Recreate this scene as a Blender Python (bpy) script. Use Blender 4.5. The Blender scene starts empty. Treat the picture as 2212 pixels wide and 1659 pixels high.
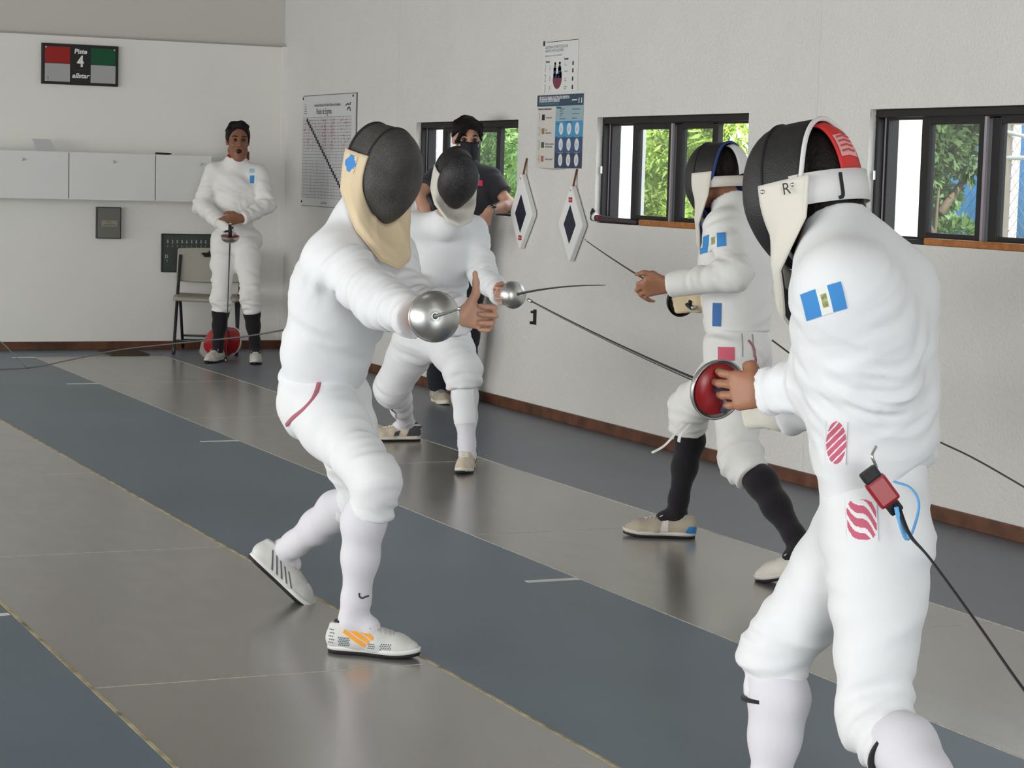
import bpy, bmesh, math, random
import numpy as np
from mathutils import Vector, Matrix
from mathutils.bvhtree import BVHTree

random.seed(7)
rng = np.random.default_rng(11)
sc = bpy.context.scene
COL = sc.collection

# ------------------------------------------------------------------ camera
W, H, FOC = 2212, 1659, 4692.946
CAM = np.array([0.0, 0.0, 1.4])
_y, _p, _r = -0.42899403, 0.09524023, 0.02797228
Fd = np.array([math.cos(_y)*math.cos(_p), math.sin(_y)*math.cos(_p), -math.sin(_p)])
_r0 = np.array([math.sin(_y), -math.cos(_y), 0.0])
_u0 = np.cross(_r0, Fd)
Rt = math.cos(_r)*_r0 + math.sin(_r)*_u0
Up = -math.sin(_r)*_r0 + math.cos(_r)*_u0
cd = bpy.data.cameras.new('camera')
cd.sensor_width = 36.0
cd.lens = FOC/W*36.0
cd.clip_end = 200
cam = bpy.data.objects.new('camera', cd)
COL.objects.link(cam)
cam.matrix_world = Matrix(((Rt[0], Up[0], -Fd[0], 0), (Rt[1], Up[1], -Fd[1], 0), (Rt[2], Up[2], -Fd[2], 1.4), (0, 0, 0, 1)))
sc.camera = cam

# ------------------------------------------------------------------ view, sky, sun, added fill lamps
sc.view_settings.view_transform = 'Standard'
sc.view_settings.look = 'None'
sc.view_settings.gamma = 1.0
sc.view_settings.use_curve_mapping = False
sc.view_settings.exposure = 0.0

wd = bpy.data.worlds.new('sky')
sc.world = wd
wd.use_nodes = True
bg = wd.node_tree.nodes['Background']
bg.inputs[0].default_value = (0.86, 0.93, 1.0, 1)
bg.inputs[1].default_value = 5.0

def sun(name, direction, strength, angle, color):
    l = bpy.data.lights.new(name, 'SUN')
    l.energy = strength
    l.angle = angle
    l.color = color
    o = bpy.data.objects.new(name, l)
    o.rotation_euler = Vector(direction).to_track_quat('-Z', 'Y').to_euler()
    COL.objects.link(o)

sun('sun', (0.85, 0.06, -0.55), 16.0, 0.02, (1.0, 0.95, 0.86))

def area(name, loc, direction, sx, sy, watts, color):
    l = bpy.data.lights.new(name, 'AREA')
    l.shape = 'RECTANGLE'
    l.size, l.size_y = sx, sy
    l.energy = watts
    l.color = color
    o = bpy.data.objects.new(name, l)
    o.location = loc
    o.rotation_euler = Vector(direction).to_track_quat('-Z', 'Z').to_euler()
    COL.objects.link(o)

# added fill lamps standing for daylight from opposite and behind; no openings are built
area('daylight_long_fill', (8.2, 5.2, 1.25), (0.0, -1, 0.0), 14.5, 2.2, 680, (1.0, 0.99, 0.965))
area('daylight_near_fill', (-4.4, 0.3, 1.9), (1, -0.12, -0.06), 9.0, 2.4, 850, (0.97, 0.985, 1.0))
for ix in range(3):
    area('ceiling_fill', (2.5+4.2*ix, -1.3, 4.0), (0, 0, -1), 1.3, 0.35, 4, (1.0, 0.98, 0.95))  # unseen overhead fill lamps, added to lift the room light

# ------------------------------------------------------------------ helpers
def at(px, py, d):
    """the point seen at pixel px, py at d metres in front of the camera"""
    return CAM + d*(Fd + (px-W/2)/FOC*Rt - (py-H/2)/FOC*Up)

def on_floor(px, py, z=0.0):
    r = Fd + (px-W/2)/FOC*Rt - (py-H/2)/FOC*Up
    return CAM + r*((z-CAM[2])/r[2])

def on_y(px, py, y):
    r = Fd + (px-W/2)/FOC*Rt - (py-H/2)/FOC*Up
    return CAM + r*(y/r[1])

def on_x(px, py, x):
    r = Fd + (px-W/2)/FOC*Rt - (py-H/2)/FOC*Up
    return CAM + r*(x/r[0])

def unit(v):
    v = np.array(v, float)
    return v/np.linalg.norm(v)

def frame(fwd, up=(0, 0, 1)):
    """rotation with columns forward, left, up"""
    f = unit(fwd)
    l = unit(np.cross(up, f))
    return np.column_stack([f, l, np.cross(f, l)])

MATS = {}
def mat(name, col, rough=0.6, spec=0.5, metal=0.0, bump=0.0, bscale=60.0, var=0.0, vscale=6.0, sheen=0.0, coat=0.0, bdist=0.002):
    if name in MATS:
        return MATS[name]
    m = bpy.data.materials.new(name)
    m.use_nodes = True
    nt = m.node_tree
    b = nt.nodes['Principled BSDF']
    b.inputs['Base Color'].default_value = (*col, 1)
    b.inputs['Roughness'].default_value = rough
    b.inputs['Specular IOR Level'].default_value = spec
    b.inputs['Metallic'].default_value = metal
    if sheen:
        b.inputs['Sheen Weight'].default_value = sheen
    if coat:
        b.inputs['Coat Weight'].default_value = coat
    if var or bump:
        tc = nt.nodes.new('ShaderNodeTexCoord')
    if var:
        n = nt.nodes.new('ShaderNodeTexNoise')
        n.inputs['Scale'].default_value = vscale
        n.inputs['Detail'].default_value = 5
        nt.links.new(tc.outputs['Object'], n.inputs['Vector'])
        r = nt.nodes.new('ShaderNodeValToRGB')
        r.color_ramp.elements[0].position = 0.3
        r.color_ramp.elements[1].position = 0.7
        r.color_ramp.elements[0].color = (*[c*(1-var) for c in col], 1)
        r.color_ramp.elements[1].color = (*[min(1, c*(1+var)) for c in col], 1)
        nt.links.new(n.outputs[0], r.inputs[0])
        nt.links.new(r.outputs[0], b.inputs['Base Color'])
    if bump:
        n2 = nt.nodes.new('ShaderNodeTexNoise')
        n2.inputs['Scale'].default_value = bscale
        n2.inputs['Detail'].default_value = 3
        nt.links.new(tc.outputs['Object'], n2.inputs['Vector'])
        bp = nt.nodes.new('ShaderNodeBump')
        bp.inputs['Strength'].default_value = bump
        bp.inputs['Distance'].default_value = bdist
        nt.links.new(n2.outputs[0], bp.inputs['Height'])
        nt.links.new(bp.outputs[0], b.inputs['Normal'])
    MATS[name] = m
    return m

def nodes_of(m):
    return m.node_tree, m.node_tree.nodes['Principled BSDF']

def tag(o, label=None, cat=None, group=None, kind=None):
    if label: o['label'] = label
    if cat: o['category'] = cat
    if group: o['group'] = group
    if kind: o['kind'] = kind
    return o

def empty(name, loc, label=None, cat=None, group=None, rz=0.0):
    o = bpy.data.objects.new(name, None)
    o.location = loc
    o.rotation_euler = (0, 0, rz)
    o.empty_display_size = 0.1
    COL.objects.link(o)
    return tag(o, label, cat, group)

def world_of(o):
    m = o.matrix_basis.copy()
    while o.parent is not None:
        o = o.parent
        m = o.matrix_basis @ m
    return m

def link(name, me, material, parent=None, smooth=False, world=True):
    """mesh data in world coordinates -> one object; under a parent it keeps its place"""
    o = bpy.data.objects.new(name, me)
    COL.objects.link(o)
    if material is not None:
        for mm in (material if isinstance(material, (list, tuple)) else [material]):
            me.materials.append(mm)
    if parent is not None:
        o.parent = parent
        if world:
            o.matrix_basis = world_of(parent).inverted()
    if smooth:
        me.polygons.foreach_set('use_smooth', [True]*len(me.polygons))
    return o

def mesh_np(name, v, q):
    """numpy vertices and equal-sided faces"""
    me = bpy.data.meshes.new(name)
    v = np.asarray(v, np.float32)
    q = np.asarray(q, np.int32)
    k = q.shape[1]
    me.vertices.add(len(v))
    me.vertices.foreach_set('co', v.ravel())
    me.loops.add(q.size)
    me.loops.foreach_set('vertex_index', q.ravel())
    me.polygons.add(len(q))
    me.polygons.foreach_set('loop_start', np.arange(0, q.size, k, dtype=np.int32))
    me.update(calc_edges=True)
    return me

class MB:
    """collects pieces into one mesh"""
    def __init__(s):
        s.v, s.f, s.m = [], [], []
        s.mi = 0
    def add(s, v, f):
        n = len(s.v)
        s.v += [tuple(float(c) for c in p) for p in v]
        s.f += [tuple(i+n for i in q) for q in f]
        s.m += [s.mi]*len(f)
        return s
    def box(s, lo, hi, M=None, bev=0.0):
        (x0, y0, z0), (x1, y1, z1) = lo, hi
        if bev:
            b = min(bev, 0.49*min(abs(x1-x0), abs(y1-y0), abs(z1-z0)))
            bm = bmesh.new()
            bmesh.ops.create_cube(bm, size=1.0)
            for q in bm.verts:
                q.co = Vector(((x0+x1)/2+q.co.x*(x1-x0), (y0+y1)/2+q.co.y*(y1-y0), (z0+z1)/2+q.co.z*(z1-z0)))
            bmesh.ops.bevel(bm, geom=list(bm.edges), offset=b, segments=2, affect='EDGES', profile=0.6)
            bm.verts.index_update()
            v = [np.array(q.co) for q in bm.verts]
            f = [[w.index for w in p.verts] for p in bm.faces]
            bm.free()
        else:
            v = [np.array(p, float) for p in ((x0, y0, z0), (x1, y0, z0), (x1, y1, z0), (x0, y1, z0), (x0, y0, z1), (x1, y0, z1), (x1, y1, z1), (x0, y1, z1))]
            f = [(0, 3, 2, 1), (4, 5, 6, 7), (0, 1, 5, 4), (1, 2, 6, 5), (2, 3, 7, 6), (3, 0, 4, 7)]
        if M is not None:
            v = [M[:3, :3] @ p + M[:3, 3] for p in v]
        return s.add(v, f)
    def tube(s, pts, rad, n=10, flat=1.0, cap=True, up=(0, 0, 1)):
        pts = [np.array(p, float) for p in pts]
        if not hasattr(rad, '__len__'):
            rad = [rad]*len(pts)
        v, f = [], []
        nrm = None
        for i, p in enumerate(pts):
            t = unit(pts[min(i+1, len(pts)-1)]-pts[max(i-1, 0)])
            if nrm is None:
                u = np.array(up, float)
                if abs(t@unit(u)) > 0.95:
                    u = np.array((1.0, 0, 0))
                nrm = unit(u-t*(u@t))
            else:
                nrm = unit(nrm-t*(nrm@t))
            bn = np.cross(t, nrm)
            for k in range(n):
                a = 2*math.pi*k/n
                v.append(p+rad[i]*(math.cos(a)*nrm*flat+math.sin(a)*bn))
        for i in range(len(pts)-1):
            for k in range(n):
                f.append((i*n+k, i*n+(k+1) % n, (i+1)*n+(k+1) % n, (i+1)*n+k))
        if cap:
            f.append(tuple(range(n))[::-1])
            f.append(tuple((len(pts)-1)*n+k for k in range(n)))
        return s.add(v, f)
    def lathe(s, prof, o=(0, 0, 0), Rm=None, n=32):
        """profile of (radius, height) about the local z axis"""
        v, f = [], []
        for r, z in prof:
            for k in range(n):
                a = 2*math.pi*k/n
                v.append(np.array((r*math.cos(a), r*math.sin(a), z)))
        for i in range(len(prof)-1):
            for k in range(n):
                f.append((i*n+k, i*n+(k+1) % n, (i+1)*n+(k+1) % n, (i+1)*n+k))
        if Rm is not None:
            v = [Rm @ p for p in v]
        v = [p+np.array(o, float) for p in v]
        return s.add(v, f)
    def grid(s, P, closed_u=False):
        """array of points [i][j]"""
        nu, nv = len(P), len(P[0])
        v = [p for row in P for p in row]
        f = []
        for i in range(nu if closed_u else nu-1):
            for j in range(nv-1):
                a, b = i*nv+j, ((i+1) % nu)*nv+j
                f.append((a, b, b+1, a+1))
        return s.add(v, f)
    def poly_prism(s, pts, ext):
        """outline of 3D points pushed along ext"""
        n = len(pts)
        ext = np.array(ext, float)
        v = [np.array(p, float) for p in pts]+[np.array(p, float)+ext for p in pts]
        f = [tuple(range(n))[::-1], tuple(range(n, 2*n))]+[(i, (i+1) % n, n+(i+1) % n, n+i) for i in range(n)]
        return s.add(v, f)
    def mesh(s, name):
        me = bpy.data.meshes.new(name)
        me.from_pydata(s.v, [], s.f)
        me.polygons.foreach_set('material_index', s.m)
        bm = bmesh.new()
        bm.from_mesh(me)
        bmesh.ops.recalc_face_normals(bm, faces=list(bm.faces))
        bm.to_mesh(me)
        bm.free()
        me.update()
        return me
    def build(s, name, material, parent=None, smooth=False):
        return link(name, s.mesh(name), material, parent, smooth)

def curve_pts(ctrl, n=24):
    """smooth line through control points (Catmull-Rom)"""
    c = [np.array(p, float) for p in ctrl]
    c = [2*c[0]-c[1]]+c+[2*c[-1]-c[-2]]
    out = []
    per = max(2, n//(len(c)-3))
    for i in range(1, len(c)-2):
        for k in range(per):
            t = k/per
            a, b, d, e = c[i-1], c[i], c[i+1], c[i+2]
            out.append(0.5*((2*b)+(d-a)*t+(2*a-5*b+4*d-e)*t*t+(3*b-a-3*d+e)*t**3))
    out.append(c[-2])
    return out

def solid(o, t, offset=0.0):
    m = o.modifiers.new('solidify', 'SOLIDIFY')
    m.thickness = t
    m.offset = offset
    return o

def text(name, body, size, origin, xdir, ydir, material, parent=None, align='LEFT', depth=0.0006, sx=1.0, bold=0.0, shear=0.0):
    """flat lettering as a mesh, lying in the plane of xdir, ydir"""
    c = bpy.data.curves.new(name, 'FONT')
    c.body = body
    c.size = size
    c.align_x = align
    c.align_y = 'CENTER'
    c.offset = bold
    c.shear = shear
    c.resolution_u = 3
    t = bpy.data.objects.new(name, c)
    COL.objects.link(t)
    dg = bpy.context.evaluated_depsgraph_get()
    me = bpy.data.meshes.new_from_object(t.evaluated_get(dg))
    bpy.data.objects.remove(t)
    x, y = unit(xdir), unit(ydir)
    z = np.cross(x, y)
    M = Matrix(((x[0]*sx, y[0], z[0], origin[0]+z[0]*depth), (x[1]*sx, y[1], z[1], origin[1]+z[1]*depth), (x[2]*sx, y[2], z[2], origin[2]+z[2]*depth), (0, 0, 0, 1)))
    me.transform(M)
    me.materials.clear()
    return link(name, me, material, parent)

# ------------------------------------------------------------------ implicit surfaces
class Field:
    def __init__(s, lo, hi, vox):
        s.v = vox
        s.o = np.array(lo, float)
        n = np.ceil((np.array(hi)-s.o)/vox).astype(int)+1
        s.n = n
        s.f = np.full(n, 0.05, np.float32)
    def sub(s, lo, hi):
        a = np.clip(np.floor((np.array(lo)-s.o)/s.v).astype(int), 0, s.n)
        b = np.clip(np.ceil((np.array(hi)-s.o)/s.v).astype(int)+1, 0, s.n)
        if (b <= a).any():
            return None
        ax = [(s.o[i]+s.v*np.arange(a[i], b[i])).astype(np.float32) for i in range(3)]
        return tuple(slice(a[i], b[i]) for i in range(3)), (ax[0][:, None, None], ax[1][None, :, None], ax[2][None, None, :])
    def put(s, sl, d, k):
        f = s.f[sl]
        if k > 0:
            h = np.maximum(k-np.abs(f-d), 0)
            s.f[sl] = np.minimum(f, d)-h*h/(4*k)
        else:
            s.f[sl] = np.minimum(f, d)
    def cone(s, p, q, r0, r1, k=0.02, flat=None, fs=1.0):
        """tapered capsule; flat: a direction along which it is thinner by the factor fs"""
        p, q = np.array(p, float), np.array(q, float)
        m = max(r0, r1)+k+3*s.v
        w = s.sub(np.minimum(p, q)-m, np.maximum(p, q)+m)
        if w is None: return s
        sl, (X, Y, Z) = w
        d = q-p
        L = float(d@d)+1e-12
        x, y, z = X-p[0], Y-p[1], Z-p[2]
        t = np.clip((x*d[0]+y*d[1]+z*d[2])/L, 0, 1)
        x, y, z = x-t*d[0], y-t*d[1], z-t*d[2]
        D2 = x*x+y*y+z*z
        if flat is not None:
            n = unit(flat)
            c = x*n[0]+y*n[1]+z*n[2]
            D2 = D2+c*c*(1/(fs*fs)-1)
        s.put(sl, (np.sqrt(D2)-(r0+(r1-r0)*t)).astype(np.float32), k)
        return s
    def chain(s, pts, rads, k=0.02, **kw):
        for i in range(len(pts)-1):
            s.cone(pts[i], pts[i+1], rads[i], rads[i+1], k, **kw)
        return s
    def ell(s, c, M, r, k=0.02, carve=False):
        """ellipsoid with axes the columns of M"""
        c, r = np.array(c, float), np.array(r, float)
        m = max(r)+k+3*s.v
        w = s.sub(c-m, c+m)
        if w is None: return s
        sl, (X, Y, Z) = w
        x, y, z = X-c[0], Y-c[1], Z-c[2]
        a = [(x*M[0, i]+y*M[1, i]+z*M[2, i])/r[i] for i in range(3)]
        k0 = np.sqrt(a[0]**2+a[1]**2+a[2]**2)+1e-6
        k1 = np.sqrt((a[0]/r[0])**2+(a[1]/r[1])**2+(a[2]/r[2])**2)+1e-6
        d = (k0*(k0-1)/k1).astype(np.float32)
        if carve:
            f = s.f[sl]
            h = np.maximum(k-np.abs(f+d), 0)
            s.f[sl] = np.maximum(f, -d)+h*h/(4*k)
        else:
            s.put(sl, d, k)
        return s
    def cut(s, p, n, rad, k=0.0):
        """remove what lies beyond the plane through p with outward normal n, within rad of p"""
        p, n = np.array(p, float), unit(n)
        w = s.sub(p-rad, p+rad)
        if w is None: return s
        sl, (X, Y, Z) = w
        d = ((X-p[0])*n[0]+(Y-p[1])*n[1]+(Z-p[2])*n[2]).astype(np.float32)
        f = s.f[sl]
        inside = ((X-p[0])**2+(Y-p[1])**2+(Z-p[2])**2) < rad*rad
        s.f[sl] = np.where(inside, np.maximum(f, d), f)
        return s
    def nets(s):
        f = s.f
        f[0], f[-1], f[:, 0], f[:, -1], f[:, :, 0], f[:, :, -1] = .05, .05, .05, .05, .05, .05
        g = f < 0
        c = np.zeros(np.array(f.shape)-1, np.uint8)
        for i in (0, 1):
            for j in (0, 1):
                for k in (0, 1):
                    c += g[i:f.shape[0]-1+i, j:f.shape[1]-1+j, k:f.shape[2]-1+k]
        act = np.argwhere((c > 0) & (c < 8))
        idx = np.full(c.shape, -1, np.int32)
        idx[act[:, 0], act[:, 1], act[:, 2]] = np.arange(len(act))
        cor = {}
        for i in (0, 1):
            for j in (0, 1):
                for k in (0, 1):
                    cor[i, j, k] = f[act[:, 0]+i, act[:, 1]+j, act[:, 2]+k]
        P = np.zeros((len(act), 3))
        N = np.zeros(len(act))
        for a in range(3):
            for u in (0, 1):
                for v in (0, 1):
                    e0 = [0, 0, 0]
                    o = [b for b in range(3) if b != a]
                    e0[o[0]], e0[o[1]] = u, v
                    e1 = list(e0)
                    e1[a] = 1
                    A, B = cor[tuple(e0)], cor[tuple(e1)]
                    m = (A < 0) != (B < 0)
                    t = np.where(m, A/np.where(m, A-B, 1), 0)
                    q = np.tile(np.array(e0, float), (len(act), 1))
                    q[:, a] = t
                    P += q*m[:, None]
                    N += m
        V = s.o+s.v*(act+P/N[:, None])
        Q = []
        for a in range(3):
            b, d = (a+1) % 3, (a+2) % 3
            s0 = [slice(None)]*3
            s1 = [slice(None)]*3
            s0[a], s1[a] = slice(0, -1), slice(1, None)
            e = np.argwhere(g[tuple(s0)] != g[tuple(s1)])
            pos = g[tuple(s0)][e[:, 0], e[:, 1], e[:, 2]]
            def cell(db, dd):
                w = e.copy()
                w[:, b] -= db
                w[:, d] -= dd
                return idx[w[:, 0], w[:, 1], w[:, 2]]
            q = np.stack([cell(1, 1), cell(0, 1), cell(0, 0), cell(1, 0)], 1)
            q[~pos] = q[~pos][:, ::-1]
            Q.append(q[(q >= 0).all(1)])
        return V, np.concatenate(Q)

def _hash(i, j, k):
    n = (i*374761393+j*668265263+k*2147483647) & 0x7fffffff
    n = ((n ^ (n >> 13))*1274126177) & 0x7fffffff
    return ((n ^ (n >> 16)) & 0xffff)/32767.5-1.0

def vnoise(P, scale, seed=0):
    p = np.asarray(P, float)*scale+seed*17.31
    i = np.floor(p).astype(np.int64)
    t = p-i
    t = t*t*(3-2*t)
    out = 0
    for a in (0, 1):
        for b in (0, 1):
            for c in (0, 1):
                w = (t[:, 0] if a else 1-t[:, 0])*(t[:, 1] if b else 1-t[:, 1])*(t[:, 2] if c else 1-t[:, 2])
                out = out+w*_hash(i[:, 0]+a, i[:, 1]+b, i[:, 2]+c)
    return out

def vnormals(V, Q):
    n = np.cross(V[Q[:, 2]]-V[Q[:, 0]], V[Q[:, 3]]-V[Q[:, 1]])
    N = np.zeros_like(V)
    for j in range(4):
        np.add.at(N, Q[:, j], n)
    return N/(np.linalg.norm(N, axis=1)[:, None]+1e-12)

def folds(V, Q, spec, seed=0, base=0.0025):
    """cloth relief: each fold set is (centre, direction across the folds, wavelength, height, reach)"""
    N = vnormals(V, Q)
    d = base*vnoise(V, 7, seed)+0.35*base*vnoise(V, 19, seed+3)
    for j, (c, ax, wl, h, reach) in enumerate(spec):
        c, ax = np.array(c), unit(ax)
        r = np.linalg.norm(V-c, axis=1)
        w = np.exp(-(r/reach)**2)*np.clip(.65+.8*vnoise(V, .5/wl, seed+j+40), 0, 1.2)
        b = unit(np.cross(ax, (0.31, .52, .79)))
        e = np.cross(ax, b)
        L = np.stack([(V-c)@ax/wl*2.3, (V-c)@b/(wl*2.4), (V-c)@e/(wl*2.4)], 1)
        n = vnoise(L, 1.0, seed+j*3+5)
        d = d+w*h*(1.7*n+2.0*(.30-np.abs(vnoise(L, .8, seed+j*3+9))))
    return V+N*d[:, None]

def skin_field(name, F, material, parent, spec=None, seed=0, base=0.0025):
    V, Q = F.nets()
    if spec is not None:
        V = folds(V, Q, spec, seed, base)
    return link(name, mesh_np(name, V, Q), material, parent, True)
# ------------------------------------------------------------------ the hall
YW, XB, ZC = -5.446, 16.30, 4.15
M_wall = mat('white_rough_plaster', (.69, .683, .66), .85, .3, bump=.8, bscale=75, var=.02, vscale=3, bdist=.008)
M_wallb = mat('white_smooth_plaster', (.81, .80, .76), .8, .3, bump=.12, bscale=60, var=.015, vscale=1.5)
M_ceil = mat('ceiling_board', (.26, .245, .215), .9, .2, var=.03)
M_wood = mat('brown_skirting_wood', (.115, .045, .022), .45, .4, var=.45, vscale=9, bump=.2, bscale=40)
M_groove = mat('dark_joint', (.22, .22, .21), .9, .1)
M_seam = mat('pale_joint', (.52, .50, .44), .6, .3, var=.3, vscale=30)

def metal_panel_mat():
    m = mat('grey_brushed_piste_metal', (.245, .235, .218), .3, .5)
    nt, b = nodes_of(m)
    L = nt.links.new
    tc = nt.nodes.new('ShaderNodeTexCoord')
    mp = nt.nodes.new('ShaderNodeMapping')
    mp.inputs['Scale'].default_value = (1.6, 3.2, 1)
    L(tc.outputs['Object'], mp.inputs['Vector'])
    n = nt.nodes.new('ShaderNodeTexNoise')
    n.inputs['Scale'].default_value = 3.0
    n.inputs['Detail'].default_value = 8
    n.inputs['Roughness'].default_value = .65
    L(mp.outputs[0], n.inputs['Vector'])
    n2 = nt.nodes.new('ShaderNodeTexNoise')
    n2.inputs['Scale'].default_value = 1.3
    n2.inputs['Detail'].default_value = 6
    L(tc.outputs['Object'], n2.inputs['Vector'])
    mx = nt.nodes.new('ShaderNodeMath'); mx.operation = 'ADD'
    L(n.outputs[0], mx.inputs[0]); L(n2.outputs[0], mx.inputs[1])
    r = nt.nodes.new('ShaderNodeValToRGB')
    e = r.color_ramp.elements
    e[0].position, e[1].position = .7, 1.3
    e[0].color, e[1].color = (.385, .368, .342, 1), (.42, .402, .376, 1)
    L(mx.outputs[0], r.inputs[0])
    L(r.outputs[0], b.inputs['Base Color'])
    rr = nt.nodes.new('ShaderNodeMapRange')
    rr.inputs['From Min'].default_value, rr.inputs['From Max'].default_value = .3, .7
    rr.inputs['To Min'].default_value, rr.inputs['To Max'].default_value = .225, .265
    L(n.outputs[0], rr.inputs[0])
    L(rr.outputs[0], b.inputs['Roughness'])
    n3 = nt.nodes.new('ShaderNodeTexNoise')
    n3.inputs['Scale'].default_value = 260
    L(tc.outputs['Object'], n3.inputs['Vector'])
    bp = nt.nodes.new('ShaderNodeBump')
    bp.inputs['Strength'].default_value = .06
    bp.inputs['Distance'].default_value = .0006
    L(n3.outputs[0], bp.inputs['Height'])
    L(bp.outputs[0], b.inputs['Normal'])
    b.inputs['Metallic'].default_value = .62
    return m
M_piste = metal_panel_mat()
M_blue = mat('blue_grey_rubber_floor', (.122, .170, .212), .38, .4, bump=.3, bscale=420, var=.10, vscale=1.2, bdist=.001)
M_bluew = mat('slate_grey_rubber_floor', (.150, .170, .204), .36, .4, bump=.3, bscale=420, var=.08, vscale=1.2, bdist=.001)
M_tape = mat('white_tape', (.78, .78, .76), .6, .4)
M_edge = mat('yellowed_edge_line', (.42, .36, .22), .6, .3, var=.5, vscale=14)

YD, YA, YBb, YC = -1.378, -2.370, -3.366, -4.337
fl = MB().box((-5.2, -5.6, -.06), (16.5, 6.1, -.0022)).build('floor', M_seam)
tag(fl, kind='structure')
def slab(name, x0, x1, y0, y1, m, top=0.0):
    return MB().box((x0, y0, -.0018), (x1, y1, top)).build(name, m, fl)
slab('floor_strip', -5.0, 16.3, YW, YC-.003, M_bluew)
slab('floor_strip', -5.0, 15.72, YBb+.003, YA-.004, M_blue)
slab('floor_strip', -5.0, 15.72, YD+.004, 6.0, M_blue)
slab('floor_strip', 15.724, 16.3, YC, 6.0, M_blue)
xs = [15.72]+[13.79-2.03*i for i in range(10)]
for (y0, y1) in ((YC, YBb), (YA, YD)):
    for a, b in zip(xs[:-1], xs[1:]):
        slab('piste_panel', b+.0035, a-.0035, y0+.002, y1-.002, M_piste)
for (y0, y1) in ((YC, YBb), (YA, YD)):
    for a in xs[1:-1]:
        MB().box((a-.0028, y0+.002, -.001), (a+.0028, y1-.002, .0006)).build('panel_seam', M_seam, fl)
def strip(name, x0, x1, y, w, m):
    return MB().box((x0, y-w/2, -.002), (x1, y+w/2, .0012)).build(name, m, fl)
strip('edge_line', -4.9, 15.7, YA, .011, M_edge)
strip('edge_line', -4.9, 15.7, YD, .012, M_edge)
strip('edge_line', -4.9, 15.7, YBb, .0045, M_seam)
strip('edge_line', -4.9, 15.7, YC, .005, M_seam)
for px, py in ((182, 829), (478, 953), (1205, 1253)):
    q = on_floor(px, py)
    MB().box((q[0]-.017, YBb+.004, .0002), (q[0]+.017, YBb+.205, .0016)).build('tape_mark', M_tape, fl)
MB().box((15.66, YBb+.004, .0002), (15.70, YBb+.16, .0016)).build('tape_mark', M_tape, fl)
q = on_floor(0, 1328)
MB().box((q[0]-.016, YD+.012, .0002), (q[0]+.016, YD+.25, .0016)).build('tape_mark', M_tape, fl)

# walls
TH = .155
ZS, ZH = 1.157, 1.740
WIN = [(11.92, 13.554), (9.223, 10.865), (6.533, 8.176)]
wr = MB()
wr.box((-5.2, YW-TH, -.06), (16.5, YW, ZS))
wr.box((-5.2, YW-TH, ZH), (16.5, YW, ZC))
edges = [16.5]+[e for a, b in WIN for e in (b, a)]+[-5.2]
for i in range(0, len(edges), 2):
    wr.box((edges[i+1], YW-TH, ZS), (edges[i], YW, ZH))
wall_r = tag(wr.build('wall_right', M_wall), kind='structure')
for x in (13.90, 8.61):
    MB().box((x-.004, YW-.001, .06), (x+.004, YW+.0015, ZC)).build('joint', mat('wall_joint', (.66, .652, .63), .9, .2), wall_r)
wb = MB()
wb.box((XB, YW, -.06), (XB+.25, 6.1, 2.355))
wall_b = tag(wb.build('wall_back', M_wallb), kind='structure')
MB().box((XB+.045, YW, 2.355), (XB+.25, 6.1, ZC)).build('upper_panel', mat('upper_wall_shade_paint', (.60, .585, .54), .85, .2), wall_b)  # shade of the set-back upper wall put into a darker colour
MB().box((XB-.004, YW, 2.349), (XB+.05, 6.0, 2.357)).build('ledge_shadow_line', mat('ledge_shadow_paint', (.40, .385, .34), .9, .2), wall_b)  # dark strip painted as the shadow line along the ledge
MB().box((XB-.006, YW+.0, .07), (XB+.0, YW+.035, 2.355)).build('corner_bead', M_wallb, wall_b)
tag(MB().box((-5.2, 6.0, -.06), (16.5, 6.2, ZC)).build('wall_left', M_wallb), kind='structure')
tag(MB().box((-5.3, -5.6, -.06), (-5.1, 6.1, ZC)).build('wall_rear', M_wallb), kind='structure')
tag(MB().box((-5.3, -6.25, ZC), (16.6, 6.2, ZC+.15)).build('ceiling', M_ceil), kind='structure')
br = MB()
xk = [16.3, 13.1, 11.05, 8.4, 5.2, 1.6, -2, -5.1]
for a, b in zip(xk[:-1], xk[1:]):
    br.box((b+.001, YW, 0), (a-.001, YW+.016, .062), bev=.003)
tag(br.build('baseboard_right', M_wood), kind='structure')
bb = MB()
yk = [YW+.016, -3.45, -.9, 2.6, 6.0]
for a, b in zip(yk[:-1], yk[1:]):
    bb.box((XB-.016, a, 0), (XB, b-.001, .064), bev=.003)
tag(bb.build('baseboard_back', M_wood), kind='structure')

# windows
M_frame = mat('dark_bronze_aluminium', (.008, .0065, .007), .45, .3)
M_lite = mat('grey_weather_strip', (.33, .30, .33), .5, .4)
M_metal = mat('worn_steel', (.55, .55, .54), .32, .5, metal=.9)
def glass_mat():
    m = bpy.data.materials.new('dusty_window_glass')
    m.use_nodes = True
    nt = m.node_tree
    nt.nodes.clear()
    L = nt.links.new
    out = nt.nodes.new('ShaderNodeOutputMaterial')
    tr = nt.nodes.new('ShaderNodeBsdfTransparent')
    tr.inputs[0].default_value = (.55, .585, .59, 1)
    gl = nt.nodes.new('ShaderNodeBsdfGlossy')
    gl.inputs['Roughness'].default_value = .05
    df = nt.nodes.new('ShaderNodeBsdfDiffuse')
    df.inputs[0].default_value = (.75, .77, .78, 1)
    m1 = nt.nodes.new('ShaderNodeMixShader')
    m1.inputs[0].default_value = .07
    L(tr.outputs[0], m1.inputs[1]); L(df.outputs[0], m1.inputs[2])
    m2 = nt.nodes.new('ShaderNodeMixShader')
    m2.inputs[0].default_value = .07; L(m1.outputs[0], m2.inputs[1]); L(gl.outputs[0], m2.inputs[2])
    L(m2.outputs[0], out.inputs[0])
    return m
M_glass = glass_mat()
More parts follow.
